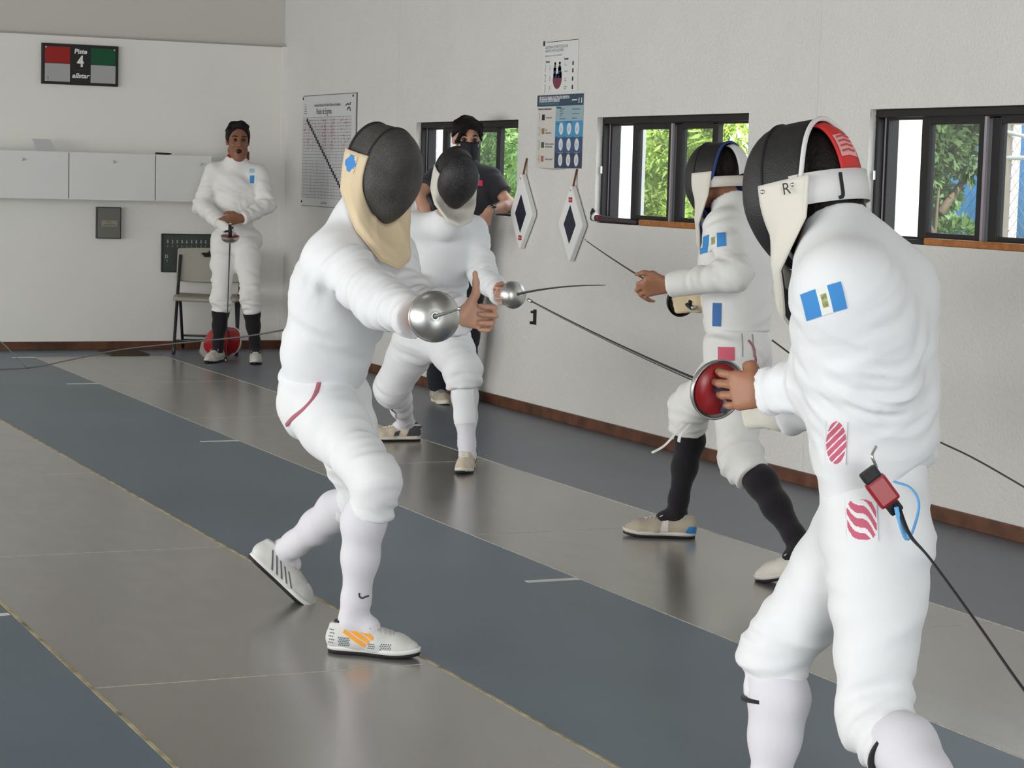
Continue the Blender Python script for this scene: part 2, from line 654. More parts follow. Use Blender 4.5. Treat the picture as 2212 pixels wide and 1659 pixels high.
for wi, (xa, xb) in enumerate(WIN):
    y0, y1 = YW-.125, YW-.032          # outer and inner face of the frame
    f = MB()
    f.box((xa, y0, ZH-.036), (xb, y1, ZH-.002), bev=.003)
    f.box((xa, y0, ZS+.0), (xb, y1, ZS+.020), bev=.003)
    f.box((xb-.022, y0, ZS+.02), (xb-.002, y1, ZH-.036), bev=.003)
    f.box((xb-.048, y0, ZS+.02), (xb-.022, y0+.055, ZH-.036), bev=.002)
    f.box((xa+.002, y0, ZS+.02), (xa+.035, y1, ZH-.036), bev=.003)
    # running rails
    for yy in (y0+.03, y0+.062):
        f.box((xa+.035, yy-.004, ZS+.020), (xb-.048, yy+.004, ZS+.030))
        f.box((xa+.035, yy-.004, ZH-.046), (xb-.048, yy+.004, ZH-.036))
    win = tag(f.build('window_%d' % (wi+1), M_frame), kind='structure')
    MB().box((xb-.032, y1-.042, ZS+.02), (xb-.024, y1-.034, ZH-.036)).build('weather_strip', M_lite, win)
    for k, (u0, u1) in enumerate(((.31, .772), (.812, 1.242))):
        X1, X0 = xb-u0, xb-u1
        ys = y0+.046+.004*k
        s = MB()
        s.box((X1-.060, ys-.016, ZS+.022), (X1, ys+.016, ZH-.038), bev=.003)
        s.box((X0, ys-.016, ZS+.022), (X0+.055, ys+.016, ZH-.038), bev=.003)
        s.box((X0+.055, ys-.015, ZH-.069), (X1-.060, ys+.015, ZH-.038), bev=.002)
        s.box((X0+.055, ys-.015, ZS+.022), (X1-.060, ys+.015, ZS+.052), bev=.002)
        sash = s.build('sash', M_frame, win)
        MB().grid([[(xx, ys, zz) for zz in (ZS+.045, ZH-.062)] for xx in (X0+.05, X1-.055)]).build('pane', M_glass, sash)
    MB().box((xb-.800, y1-.02, ZS+.02), (xb-.784, y1-.008, ZH-.04)).build('meeting_strip', M_lite, win)
    MB().tube([(xb-.015, y1+.004, 1.43), (xb-.015, y1+.004, 1.47)], .006, 8).build('latch', M_metal, win)
# ------------------------------------------------------------------ outside the windows
M_ground = mat('outdoor_ground', (.20, .19, .13), .95, .1, var=.3, vscale=.8)
gd = MB().box((-8, -40, -.35), (60, YW-TH-.02, -.10)).build('ground', M_ground)
tag(gd, kind='structure')
M_fin = mat('white_painted_fin', (.88, .87, .84), .8, .2)
for i, (a, b) in enumerate(WIN):
    tag(MB().box((b+.03, YW-TH-.17, -.1), (b+.25, YW-TH, ZC)).build('trim_%d' % (i+1), M_fin), kind='structure')

def leaf_mat(name, c):
    m = bpy.data.materials.new(name)
    m.use_nodes = True
    nt, b = nodes_of(m)
    L = nt.links.new
    b.inputs['Base Color'].default_value = (*c, 1)
    b.inputs['Roughness'].default_value = .6
    tc = nt.nodes.new('ShaderNodeTexCoord')
    n = nt.nodes.new('ShaderNodeTexNoise')
    n.inputs['Scale'].default_value = 2.2
    L(tc.outputs['Object'], n.inputs['Vector'])
    r = nt.nodes.new('ShaderNodeValToRGB')
    r.color_ramp.elements[0].position, r.color_ramp.elements[1].position = .35, .65
    r.color_ramp.elements[0].color = (*[x*.62 for x in c], 1)
    r.color_ramp.elements[1].color = (*[min(1, x*1.3) for x in c], 1)
    L(n.outputs[0], r.inputs[0]); L(r.outputs[0], b.inputs['Base Color'])
    t = nt.nodes.new('ShaderNodeBsdfTranslucent')
    L(r.outputs[0], t.inputs[0])
    mx = nt.nodes.new('ShaderNodeMixShader')
    mx.inputs[0].default_value = .4
    out = nt.nodes['Material Output']
    L(b.outputs[0], mx.inputs[1]); L(t.outputs[0], mx.inputs[2]); L(mx.outputs[0], out.inputs[0])
    return m
M_leaf1 = leaf_mat('yellow_green_leaves', (.34, .47, .10))
M_leaf2 = leaf_mat('mid_green_leaves', (.16, .27, .09))
M_bark = mat('grey_bark', (.13, .10, .07), .9, .2, bump=.6, bscale=30, var=.3)

def leaves(name, blobs, n, m, parent, ln=.13, wd=.022, seed=1):
    g = np.random.default_rng(seed)
    V, Q = [], []
    w = np.array([b[3]*b[4]*b[5] for b in blobs]); w = w/w.sum()
    for j, b in enumerate(blobs):
        k = int(n*w[j])
        d = g.normal(size=(k, 3)); d /= np.linalg.norm(d, axis=1)[:, None]
        rad = g.uniform(.55, 1.0, (k, 1))**.6
        c = np.array(b[:3])+d*rad*np.array(b[3:6])
        a = d*.8+g.normal(size=(k, 3))*.55+np.array((0, 0, -.25)); a /= np.linalg.norm(a, axis=1)[:, None]
        s = np.cross(a, g.normal(size=(k, 3))); s /= np.linalg.norm(s, axis=1)[:, None]
        l = ln*g.uniform(.6, 1.3, (k, 1)); ww = wd*g.uniform(.7, 1.3, (k, 1))
        q = np.stack([c, c+a*l*.5+s*ww, c+a*l, c+a*l*.5-s*ww], 1)
        base = sum(len(x) for x in V)
        V.append(q.reshape(-1, 3)); Q.append(base+np.arange(4*k).reshape(-1, 4))
    o = link(name, mesh_np(name, np.concatenate(V), np.concatenate(Q)), m, parent)
    tag(o, kind='stuff')
    return o

def tree(x, y, h, r, m, label, seed, n=9000, ln=.16, wd=.02, ):
    t = empty('garden_tree', (x, y, -.1), label, 'tree', 'trees outside the windows')
    g = np.random.default_rng(seed)
    tr = MB()
    tr.tube(curve_pts([(x, y, -.12), (x+.05, y, h*.35), (x-.06, y+.05, h*.7), (x, y, h*.95)], 12), [.07*min(1, r)**2*(1-.07*i) for i in range(13)], 10)
    for i in range(7):
        z = h*(.25+.09*i); a = g.uniform(0, 6.28)
        tr.tube([(x, y, z), (x+r*.4*math.cos(a), y+r*.4*math.sin(a), z+.2), (x+r*.8*math.cos(a), y+r*.8*math.sin(a), z+.3)], [.03, .02, .008], 6)
    tr.build('trunk', M_bark, t, True)
    bl = []
    for i in range(26):
        z = h*g.uniform(.10, 1.0)
        a = g.uniform(0, 6.28); q = r*g.uniform(.2, .8)*(1.1-.5*z/h)
        bl.append((x+q*math.cos(a), y+q*math.sin(a), z, .42*r*g.uniform(.6, 1.1), .42*r*g.uniform(.6, 1.1), .30*r*g.uniform(.6, 1.1)))
    leaves('foliage', bl, n, m, t, ln, wd, seed)
    return t
tree(16.0, -8.3, 3.6, 1.0, M_leaf1, 'pale yellow-green leafy tree outside the window behind the man in black', 3, 26000, .09, .013)
tree(13.7, -7.6, 3.2, .75, M_leaf1, 'sunlit leafy tree seen through the open end of the middle window', 4, 20000, .085, .012)
tree(19.3, -9.4, 3.8, 1.45, M_leaf2, 'mid-green feathery tree behind the dusty panes of the middle window', 5, 26000, .12, .015)
tree(23.3, -10.8, 4.2, 1.7, M_leaf2, 'tall dense tree further back along the garden', 6, 20000, .15, .02)
tree(11.12, -7.95, 2.4, .50, M_leaf2, 'dark green bush left of the blue wall outside the nearest window', 8, 20000, .065, .014)
tree(27.9, -11.6, 4.6, 1.9, M_leaf1, 'broad pale tree at the far end of the garden', 9, 20000, .18, .025)

# blue sheet wall with a wire fence before it
M_bluesheet = mat('sky_blue_sheet', (.09, .34, .72), .5, .4, var=.12, vscale=1.0)
bw = empty('blue_sheet_wall', (13.0, -10.2, -.1), 'bright blue corrugated sheet wall outside the nearest window', 'wall')
for i in range(9):
    x = 9.6+.82*i
    P = []
    for j in range(25):
        u = j/24
        P.append([(x+.82*u, -10.2+.018*math.sin(u*8*2*math.pi), z) for z in (-.1, 2.6)])
    solid(MB().grid(P).build('sheet', M_bluesheet, bw, True), .006)
M_beige = mat('beige_painted_post', (.62, .50, .42), .7, .3, var=.05)
M_pipe = mat('white_pipe', (.75, .75, .74), .5, .4)
fe = empty('wire_fence', (11.5, -9.3, -.1), 'wire mesh fence with beige post and white rails before the blue wall', 'fence')
q1 = on_y(2180, 380, -9.3)
MB().box((q1[0]-.05, -9.35, -.1), (q1[0]+.05, -9.25, 3.2), bev=.01).build('post', M_beige, fe)
MB().box((q1[0]+2.4, -9.35, -.1), (q1[0]+2.5, -9.25, 3.2), bev=.01).build('post', M_beige, fe)
for z in (1.06, 1.62, 1.86):
    MB().tube([(9.3, -9.26, z), (15.6, -9.26, z)], .016, 8).build('rail', M_pipe, fe, True)
MB().tube([(9.9, -9.24, 1.45), (12.9, -9.24, 1.9)], .014, 8).build('brace', M_pipe, fe, True)
mw = MB()
for i in range(80):
    x = 8.8+.09*i
    for sgn in (-1, 1):
        mw.tube([(x, -9.28+.003*sgn, .9), (x+sgn*1.1, -9.28+.003*sgn, 2.0)], .0022, 4, cap=False)
tag(mw.build('wire_mesh', mat('galvanised_wire', (.16, .17, .18), .5, .5), fe), kind='stuff')
# ------------------------------------------------------------------ things on and by the walls
M_boardk = mat('black_sign_board', (.012, .012, .013), .45, .4)
M_wht = mat('white_print', (.80, .80, .80), .6, .3)
M_redp = mat('red_sign_panel', (.33, .016, .014), .5, .3)
M_grnp = mat('green_sign_panel', (.008, .085, .035), .5, .3)
M_gryp = mat('pale_grey_sign_panel', (.40, .40, .40), .4, .4)
LX, LY = np.array((0, -1.0, 0)), np.array((0, 0, 1.0))      # reading direction on the back wall
def bx(name, lo, hi, m, parent=None, bev=0.0):
    return MB().box(tuple(np.minimum(lo, hi)), tuple(np.maximum(lo, hi)), None, bev).build(name, m, parent)

# piste sign high on the back wall
yl, yr, zb, zt = -3.533, -4.111, 1.989, 2.290
sg = empty('piste_sign', (XB, (yl+yr)/2, zb), 'black piste number sign with red, green and grey panels high on the back wall', 'sign')
x = XB-.03
bx('board', (x, yl, zb), (XB-.001, yr, zt), M_boardk, sg, .004)
w3 = yl-yr
def pan(nm, a, b, c, d, m):
    o = bx(nm, (x-.003, yl-w3*a, zb+(zt-zb)*c), (x+.002, yl-w3*b, zb+(zt-zb)*d), m, sg, .001)
    return o
pan('red_panel', .04, .365, .52, .925, M_redp)
pan('grey_panel', .04, .365, .07, .51, M_gryp)
pan('green_panel', .635, .96, .52, .925, M_grnp)
pan('grey_panel', .635, .96, .07, .51, M_gryp)
ym = yl-w3*.5
text('lettering', 'Piste', .050, (x-.0005, ym, zb+.248), LX, LY, M_wht, sg, 'CENTER', .001, bold=.0015, shear=.15)
text('lettering', '4', .112, (x-.0005, ym, zb+.172), LX, LY, M_wht, sg, 'CENTER', .001, bold=.004, sx=.85)
text('lettering', 'allstar', .048, (x-.0005, ym, zb+.068), LX, LY, M_wht, sg, 'CENTER', .001, bold=.0014, shear=.3, sx=1.1)
bx('underline', (x-.001, ym+.045, zb+.108), (x-.0002, ym-.045, zb+.111), mat('dim_red_line', (.10, .03, .03), .6), sg)
for a, c in ((.055, .905), (.055, .09), (.945, .905), (.945, .09)):
    MB().lathe([(.0001, .003), (.006, .002), (.007, 0)], (x-.003, yl-w3*a, zb+(zt-zb)*c), np.column_stack([(0, 1, 0), (0, 0, 1), (-1, 0, 0)]), 10).build('screw', M_metal, sg)
bx('tick', (x-.0035, yl-w3*.078, zb+.034), (x-.0028, yl-w3*.084, zb+.058), M_boardk, sg)

# wall cupboards
M_cup = mat('white_cupboard_board', (.74, .745, .735), .5, .4, var=.01)
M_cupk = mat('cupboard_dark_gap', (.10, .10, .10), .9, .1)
cu = empty('wall_cupboard', (XB, -3.4, 1.14), 'long white wall cupboard with three flap doors and small knobs', 'cupboard')
CX = 15.95
bx('body', (CX+.018, -2.2, 1.143), (XB-.001, -4.757, 1.487), M_cup, cu, .002)
gaps = [-2.2, -2.98, -3.669, -4.320, -4.757]
for a, b in zip(gaps[:-1], gaps[1:]):
    d = bx('door', (CX, a-.003, 1.141), (CX+.017, b+.003, 1.489), M_cup, cu, .002)
    yk_ = (a+b)/2 if b > -4.7 else -4.661
    MB().lathe([(.0001, .020), (.010, .018), (.012, .012), (.006, .006), (.006, 0)], (CX-.0005, yk_, 1.425), np.column_stack([(0, 1, 0), (0, 0, 1), (-1, 0, 0)]), 16).build('knob', mat('white_knob', (.62, .62, .61), .3), d, True)
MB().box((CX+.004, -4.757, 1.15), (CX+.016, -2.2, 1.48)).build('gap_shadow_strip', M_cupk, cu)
pp = MB(); pp.poly_prism([(CX+.06, -3.452, 1.491), (CX+.20, -3.44, 1.575), (CX+.20, -3.57, 1.575), (CX+.06, -3.60, 1.491)], (.004, 0, .003))
tag(pp.build('paper_stack', mat('pale_grey_paper', (.72, .73, .76), .8)), 'pale grey paper leaning on the wall atop the white cupboard', 'paper')
mk_ = MB(); mk_.tube([(CX+.03, -4.325, 1.497), (CX+.03, -4.43, 1.497)], .0075, 10); mk_.tube([(CX+.03, -4.43, 1.497), (CX+.03, -4.446, 1.497)], .0055, 10)
tag(mk_.build('marker_pen', M_boardk, None, True), 'black marker pen lying on the edge of the white cupboard', 'pen')

# grey electrical box
M_ebox = mat('grey_enamel_box', (.165, .165, .15), .5, .4)
eb = empty('electrical_box', (XB, -4.047, .845), 'small grey electrical box with a taped label below the cupboard', 'box')
bx('box', (XB-.05, -3.955, .846), (XB-.001, -4.140, 1.084), mat('dark_box_edge', (.03, .032, .03), .6), eb, .003)
bx('door', (XB-.058, -3.960, .852), (XB-.050, -4.132, 1.079), M_ebox, eb, .003)
lab = bx('label', (XB-.0595, -3.986, .938), (XB-.058, -4.108, .984), mat('buff_tape', (.30, .29, .21), .8), eb)
text('lettering', 'PL-1', .020, (XB-.060, -4.047, .972), LX, LY, M_boardk, eb, 'CENTER', .0005)
text('lettering', 'AREA ESGRIMA 110V', .013, (XB-.060, -4.047, .950), LX, LY, M_boardk, eb, 'CENTER', .0005, sx=.8)

# dark scoreboard panel behind the chair
M_slate = mat('grey_green_slate', (.060, .074, .066), .6, .3, var=.06)
ch = empty('tally_board', (XB, -4.66, .596), 'grey-green tally board with rows of white numerals behind the folding chair', 'board')
bx('panel', (XB-.03, -4.462, .597), (XB-.001, -4.858, .889), M_slate, ch, .003)
fr_ = MB()
for (a, b, c, d) in ((-4.462, -4.858, .881, .891), (-4.462, -4.858, .595, .603), (-4.462, -4.470, .6, .889), (-4.850, -4.858, .6, .889)):
    fr_.box((XB-.034, min(a, b), c), (XB-.028, max(a, b), d))
fr_.build('edge_frame', mat('dark_board_edge', (.02, .024, .022), .6), ch)
for i, s in enumerate('020060800'):
    text('numeral', s, .036, (XB-.032, -4.508-.0375*i, .829), LX, LY, mat('chalk_white', (.62, .64, .62), .8), ch, 'CENTER', .0012, sx=.75)
    text('numeral', '1', .022, (XB-.032, -4.508-.0375*i, .795), LX, LY, MATS['chalk_white'], ch, 'CENTER', .0012)
text('numeral', 'D', .034, (XB-.032, -4.500, .715), LX, LY, MATS['chalk_white'], ch, 'CENTER', .0012)
text('numeral', '1', .026, (XB-.032, -4.505, .682), LX, LY, MATS['chalk_white'], ch, 'CENTER', .0012)

# folding chair
M_seat = mat('beige_moulded_plastic', (.37, .35, .30), .55, .3, bump=.15, bscale=300)
M_tube = mat('dark_grey_steel_tube', (.022, .024, .026), .35, .5)
def folding_chair():
    c0 = np.array((15.98, -4.75, 0.0))
    f = unit((-.93, .36, 0)); l = np.array((-f[1], f[0], 0)); u = np.array((0, 0, 1.0))
    P = lambda a, b, c: c0+f*a+l*b*1.14+u*(c*.95 if c > .3 else c)
    t = empty('folding_chair', c0, 'beige plastic folding chair with dark steel frame against the back wall', 'chair')
    for s in (-1, 1):
        MB().tube(curve_pts([P(.24, s*.205, .0), P(.10, s*.205, .26), P(-.08, s*.205, .56), P(-.155, s*.20, .77)], 14), .0125, 10).build('leg', M_tube, t, True)
        MB().tube([P(-.26, s*.185, .0), P(-.03, s*.185, .36), P(.03, s*.185, .435)], .0115, 10).build('leg', M_tube, t, True)
        MB().tube([P(-.03, s*.20, .47), P(.08, s*.20, .415), P(.14, s*.20, .425)], .008, 8).build('seat_bracket', M_tube, t, True)
    for (a, z, w) in ((-.22, .075, .185), (.19, .10, .205), (-.20, .11, .185)):
        MB().tube([P(a, -w, z), P(a, w, z)], .008, 8).build('crossbar', M_tube, t, True)
    # seat: a dished slab with rolled front edge
    G = []
    for i in range(15):
        a = -.17+.40*i/14
        row = []
        for j in range(15):
            b = -.215+.43*j/14
            row.append(P(a, b, .450-.010*(1-(2*j/14-1)**2)-.020*max(0, (i-11)/3)**2+.006*(2*i/14-1)**2))
        G.append(row)
    solid(MB().grid(G).build('seat', M_seat, t, True), .022)
    # backrest with a hand hole
    nu, nv = 28, 14
    vv, ff, ix = [], [], {}
    def bp(i, j):
        b = -.222+.444*i/nu
        c = .565+.255*j/nv-.012*(1-(2*i/nu-1)**2)*(1 if j < nv/2 else -.6)
        a = -.105-.075*j/nv-.028*(1-(2*i/nu-1)**2)
        return P(a, b, c)
    def hole(i, j):
        return ((i-nu/2)/3.6)**2+((j-nv*.80)/1.35)**2 < 1
    for i in range(nu):
        for j in range(nv):
            if hole(i+.5, j+.5): continue
            q = []
            for (a, b) in ((i, j), (i+1, j), (i+1, j+1), (i, j+1)):
                if (a, b) not in ix:
                    ix[a, b] = len(vv); vv.append(bp(a, b))
                q.append(ix[a, b])
            ff.append(q)
    br_ = MB().add(vv, ff).build('backrest', M_seat, t, True)
    br_.modifiers.new('round', 'SUBSURF').render_levels = 1
    solid(br_, .020)
    return t
folding_chair()

# mat on the floor, red mask on the floor
q = on_floor(231, 766); q2 = on_floor(322, 756)
tag(MB().box((15.75, -4.24, .0005), (16.22, -3.95, .012), None, .004).build('floor_mat', mat('brown_floor_mat', (.085, .060, .040), .9, .1, var=.3, vscale=30)), 'small brown mat on the floor against the back wall', 'mat')

# cables to the reels on the left
M_cord = mat('grey_reel_cord', (.05, .05, .05), .5, .4)
cb = curve_pts([at(612, 713, 6.62), at(520, 728, 6.9), at(380, 742, 7.6), at(250, 757, 8.4), at(140, 780, 9.0), at(60, 795, 9.3), at(-60, 800, 9.4)], 36)
tag(MB().tube(cb, .0026, 6).build('reel_wire', M_cord, None, True), 'dark reel cord running from the lunging left fencer to the left edge', 'cord')
cb = curve_pts([at(-40, 715, 8.8), at(5, 741, 9.0), at(58, 796, 9.3)], 12)
tag(MB().tube(cb, .0025, 6).build('reel_wire', mat('pale_grey_cord', (.30, .30, .29), .5), None, True), 'thin pale cord slanting down to the dark reel cord at the left edge', 'cord')
cb = curve_pts([at(1668, 735, 8.3), at(1800, 830, 8.4), at(1990, 935, 8.2), at(2100, 988, 7.9), at(2212, 1052, 7.6), at(2300, 1105, 7.3)], 24)
tag(MB().tube(cb, .0034, 6).build('reel_wire', M_cord, None, True), 'dark reel cord crossing before the right wall behind the foreground fencer', 'cord')

# ---- right wall: chart, posters, targets
RX, RZ = np.array((-1.0, 0, 0)), np.array((0, 0, 1.0))      # reading direction on the right wall
def rb(name, x0, x1, z0, z1, m, parent=None, t0=0.0, t1=.002, bev=0.0):
    return bx(name, (x0, YW+t0, z0), (x1, YW+t1, z1), m, parent, bev)
M_paper = mat('white_laminated_sheet', (.60, .61, .63), .4, .4)
M_ink = mat('black_ink', (.03, .03, .035), .7, .2)
M_ink2 = mat('grey_ink', (.22, .22, .24), .7, .2)
M_pink = mat('red_marker_ink', (.55, .25, .24), .7, .2)
cx0, cx1, cz0, cz1 = 15.86, 14.70, 1.137, 1.960
ct = empty('results_chart', (15.28, YW, cz0), 'large white pools chart with black stepped diagonal on the right wall near the corner', 'chart')
rb('sheet', cx0, cx1, cz0, cz1, M_paper, ct, .004, .010, .001)
rb('backing_board', cx0+.004, cx1-.012, cz0-.004, cz1+.006, mat('chart_edge', (.12, .12, .12), .6), ct, .001, .0045)
def cpos(u, v): return np.array((cx0+(cx1-cx0)*u, YW+.0105, cz1+(cz0-cz1)*v))
text('lettering', 'Asociación Nacional de Pentatlón Moderno de Guatemala', .034, cpos(.48, .087), RX, RZ, M_ink, ct, 'CENTER', .0006, sx=.72)
text('lettering', 'Poules de Esgrima', .062, cpos(.42, .145), RX, RZ, M_ink, ct, 'CENTER', .0006, sx=.75)
text('lettering', 'Jon Guevar', .030, cpos(.45, .965), RX, RZ, M_ink2, ct, 'CENTER', .0006, shear=.3)
gl_ = MB(); gl_.mi = 0
N_ = 26
u0, u1, v0, v1 = .02, .925, .195, .925
for i in range(N_+1):
    v = v0+(v1-v0)*i/N_
    a, b = cpos(u0, v), cpos(u1, v)
    gl_.box((b[0], YW+.0104, a[2]-.0012), (a[0], YW+.0108, a[2]+.0012))
for i in range(34):
    u = u0+(u1-u0)*i/33
    a, b = cpos(u, v0), cpos(u, v1)
    gl_.box((a[0]-.0010, YW+.0104, b[2]), (a[0]+.0010, YW+.0108, a[2]))
gl_.build('grid_lines', M_ink2, ct)
dg_ = MB()
for i in range(25):
    u, v = .10+.0305*i, v0+(v1-v0)*(i+.9)/N_
    a = cpos(u, v)
    dg_.box((a[0]-.0165, YW+.0106, a[2]-.0145), (a[0]+.0165, YW+.0112, a[2]+.0145))
dg_.build('diagonal_squares', M_ink, ct)
mk2 = MB()
g_ = np.random.default_rng(4)
for i in range(10):
    v = v0+(v1-v0)*(i+1.0)/N_
    for k in range(26):
        u = g_.choice([g_.uniform(.03, .32), g_.uniform(.40, .46), g_.uniform(.55, .63), g_.uniform(.74, .90)])
        a = cpos(u, v)
        s = g_.uniform(.006, .014)
        d1 = np.array((g_.uniform(-1, 1)*s, 0, g_.uniform(-1, 1)*.009))
        mk2.tube([a-d1+np.array((0, .0006, 0)), a+d1+np.array((0, .0006, 0))], .0018, 4, cap=False)
tag(mk2.build('handwriting', M_pink, ct), kind='stuff')
dr = MB()
for (a, b) in (((.83, .10), (.86, .085)), ((.86, .085), (.88, .095)), ((.91, .075), (.90, .10)), ((.86, .14), (.87, .12)), ((.87, .12), (.90, .12)), ((.90, .12), (.91, .15))):
    dr.tube([cpos(*a)+np.array((0, .001, 0)), cpos(*b)+np.array((0, .001, 0))], .004, 5)
dr.build('fencer_emblem', M_ink, ct)
em = MB()
for k in range(5):
    em.tube([cpos(.035+.004*k, .155-.02*k), cpos(.085-.006*k, .155-.02*k)], .003, 4)
em.build('crest_emblem', M_ink2, ct)
for (u, v) in ((.012, .02), (.955, .02), (.012, .965)):
    MB().lathe([(.0001, .004), (.009, .003), (.010, 0)], cpos(u, v), np.column_stack([(1, 0, 0), (0, 0, -1), (0, 1, 0)]), 10).build('pin', M_ink, ct)

# upper white poster
px0, px1, pz0, pz1 = 11.60, 11.125, 1.893, 2.185
p1 = empty('white_poster', (11.36, YW, pz0), 'white protocol poster with small figures high between the two far windows', 'poster')
rb('sheet', px0, px1, pz0, pz1, mat('white_poster_paper', (.70, .71, .70), .6, .3), p1, .001, .003)
def ppos(u, v): return np.array((px0+(px1-px0)*u, YW+.0032, pz1+(pz0-pz1)*v))
def seg(parent, name, m, items):
    b = MB()
    for (u, v, w, h) in items:
        c = ppos(u, v)
        b.box((c[0]-w/2, YW+.0030, c[2]-h/2), (c[0]+w/2, YW+.0036, c[2]+h/2))
    return b.build(name, m, parent)
seg(p1, 'header_line', M_ink, [(.55, .015, .42, .0035)])
seg(p1, 'header_mark', M_ink, [(.04, .035, .024, .028)])
text('lettering', 'DISCIPLINA DE PROTOCOLO DE', .024, ppos(.08, .12), RX, RZ, M_ink2, p1, 'LEFT', .0005, sx=.85)
text('lettering', 'INGRESO A INSTALACIONES', .024, ppos(.08, .19), RX, RZ, mat('blue_grey_ink', (.20, .27, .34), .7), p1, 'LEFT', .0005, sx=.8)
text('lettering', 'Medidas de entrada al salón de entrenamiento', .012, ppos(.08, .285), RX, RZ, M_ink2, p1, 'LEFT', .0005)
text('lettering', 'Durante', .016, ppos(.10, .40), RX, RZ, M_ink, p1, 'LEFT', .0005, bold=.0006)
text('lettering', 'Después', .016, ppos(.62, .37), RX, RZ, M_ink, p1, 'LEFT', .0005, bold=.0006)
for i, v in enumerate((.53, .73, .93)):
    text('numeral', str(i+1), .062, ppos(.07, v), RX, RZ, mat('slate_ink', (.25, .29, .34), .7), p1, 'LEFT', .0005, sx=.8)
    text('lettering', 'Usar\nlugar\nfijo', .0105, ppos(.21, v), RX, RZ, M_ink2, p1, 'LEFT', .0005)
for i, (v, s) in enumerate(((.47, 'Gel\nmanos'), (.61, 'Mascarilla'), (.77, 'Lavar\nmanos'), (.93, 'Distancia\nsocial'))):
    text('lettering', s, .0115, ppos(.63, v), RX, RZ, M_ink2, p1, 'LEFT', .0005)
    seg(p1, 'pictogram', M_ink, [(.865, v, .016, .020), (.865, v-.035, .009, .009)])
ov = MB()
c = ppos(.44, .70)
ring = [(c[0]+.060*math.cos(a), YW+.0033, c[2]-.010+.062*math.sin(a)) for a in np.linspace(math.pi, 2*math.pi, 17)]
ov.poly_prism([(c[0]+.060, YW+.0033, c[2]+.02)][:0]+ring, (0, .0006, 0)).build('photo_oval', mat('maroon_print', (.18, .03, .05), .6), p1)
seg(p1, 'photo_people', mat('navy_print', (.02, .03, .09), .6), [(.365, .60, .034, .045), (.50, .60, .040, .05), (.44, .70, .11, .028), (.53, .70, .03, .05)])
seg(p1, 'photo_shirt', mat('pale_blue_print', (.40, .52, .62), .6), [(.365, .54, .034, .028), (.50, .54, .036, .030), (.36, .72, .014, .05), (.44, .70, .014, .04), (.53, .74, .012, .06)])
seg(p1, 'photo_face', mat('tan_print', (.32, .20, .13), .6), [(.37, .475, .020, .022), (.50, .475, .020, .022)])
seg(p1, 'photo_hair', M_ink, [(.37, .445, .022, .014), (.50, .442, .022, .014)])

# lower blue poster
bx0, bx1, bz0, bz1 = 11.652, 11.040, 1.455, 1.876
p2 = empty('blue_poster', (11.35, YW, bz0), 'white and blue sports protocol poster with round icons between the two far windows', 'poster')
rb('sheet', bx0, bx1, bz0, bz1, mat('cream_poster_paper', (.62, .60, .56), .5, .3), p2, .001, .003)
curl = MB(); curl.grid([[(bx0-.05-(.40)*i/12, YW+.003+.006*k, bz0-.010*math.sin(math.pi*i/12)*k) for k in (0, 1)] for i in range(13)]).build('curled_edge', mat('grey_curl', (.45, .45, .46), .6), p2, True)
def bpos(u, v): return np.array((bx0+(bx1-bx0)*u, YW+.0032, bz1+(bz0-bz1)*v))
def bseg(name, m, u0, u1, v0, v1, t=.0005):
    a, b = bpos(u0, v0), bpos(u1, v1)
    return MB().box((min(a[0], b[0]), YW+.0028, min(a[2], b[2])), (max(a[0], b[0]), YW+.0032+t, max(a[2], b[2]))).build(name, m, p2)
M_navy = mat('navy_header_print', (.020, .055, .095), .5)
M_pale = mat('pale_blue_print_block', (.30, .42, .48), .5)
M_sky = mat('sky_blue_print_block', (.045, .28, .52), .5)
M_ind = mat('indigo_print_block', (.040, .085, .185), .5)
M_dkn = mat('dark_navy_print_block', (.025, .045, .085), .5)
bseg('header_block', M_navy, 0, 1, 0, .155)
bseg('pale_block', M_pale, .415, 1, .155, .36)
bseg('sky_block', M_sky, .415, 1, .36, .575)
bseg('indigo_block', M_ind, .415, 1, .575, .79)
bseg('navy_block', M_dkn, .415, 1, .79, 1.0)
text('lettering', 'PROTOCOLO GENERAL DE ACTIVACIÓN DEPORTIVA', .023, bpos(.05, .042), RX, RZ, M_wht, p2, 'LEFT', .001, sx=.72, bold=.0006)
text('lettering', 'EN JUEGO DEL DEPORTE FEDERADO', .023, bpos(.05, .080), RX, RZ, M_wht, p2, 'LEFT', .001, sx=.72, bold=.0006)
text('lettering', 'Lineamientos para una práctica segura', .019, bpos(.05, .120), RX, RZ, mat('cyan_ink', (.10, .34, .50), .6), p2, 'LEFT', .001, sx=.9)
bseg('logo_bar', M_wht, .76, .87, .075, .088, .001); bseg('logo_bar', M_wht, .90, .915, .055, .125, .001); bseg('logo_bar', M_wht, .955, .97, .055, .125, .001)
text('lettering', 'Elementos de protección personal', .015, bpos(.03, .19), RX, RZ, M_ink, p2, 'LEFT', .001, sx=.85, bold=.0004)
for i, (s, m) in enumerate((('Termómetro', M_ink), ('Gel\nantibacterial', mat('ochre_print', (.30, .20, .06), .6)), ('Alfombra sanitaria\nde desinfección', mat('olive_print', (.07, .09, .05), .6)), ('Toallas de papel', mat('brick_print', (.40, .14, .09), .6)))):
    v = .30+.19*i
    text('numeral', str(i+1), .075, bpos(.03, v+.01), RX, RZ, mat('pale_grey_ink', (.42, .45, .46), .7), p2, 'LEFT', .001)
    bseg('picture', m, .115, .175, v-.035, v+.045, .001)
    text('lettering', s, .016, bpos(.20, v+.01), RX, RZ, M_ink2, p2, 'LEFT', .001, bold=.0003)
text('lettering', 'Síntomas', .016, bpos(.44, .178), RX, RZ, M_navy, p2, 'LEFT', .0016, bold=.0005)
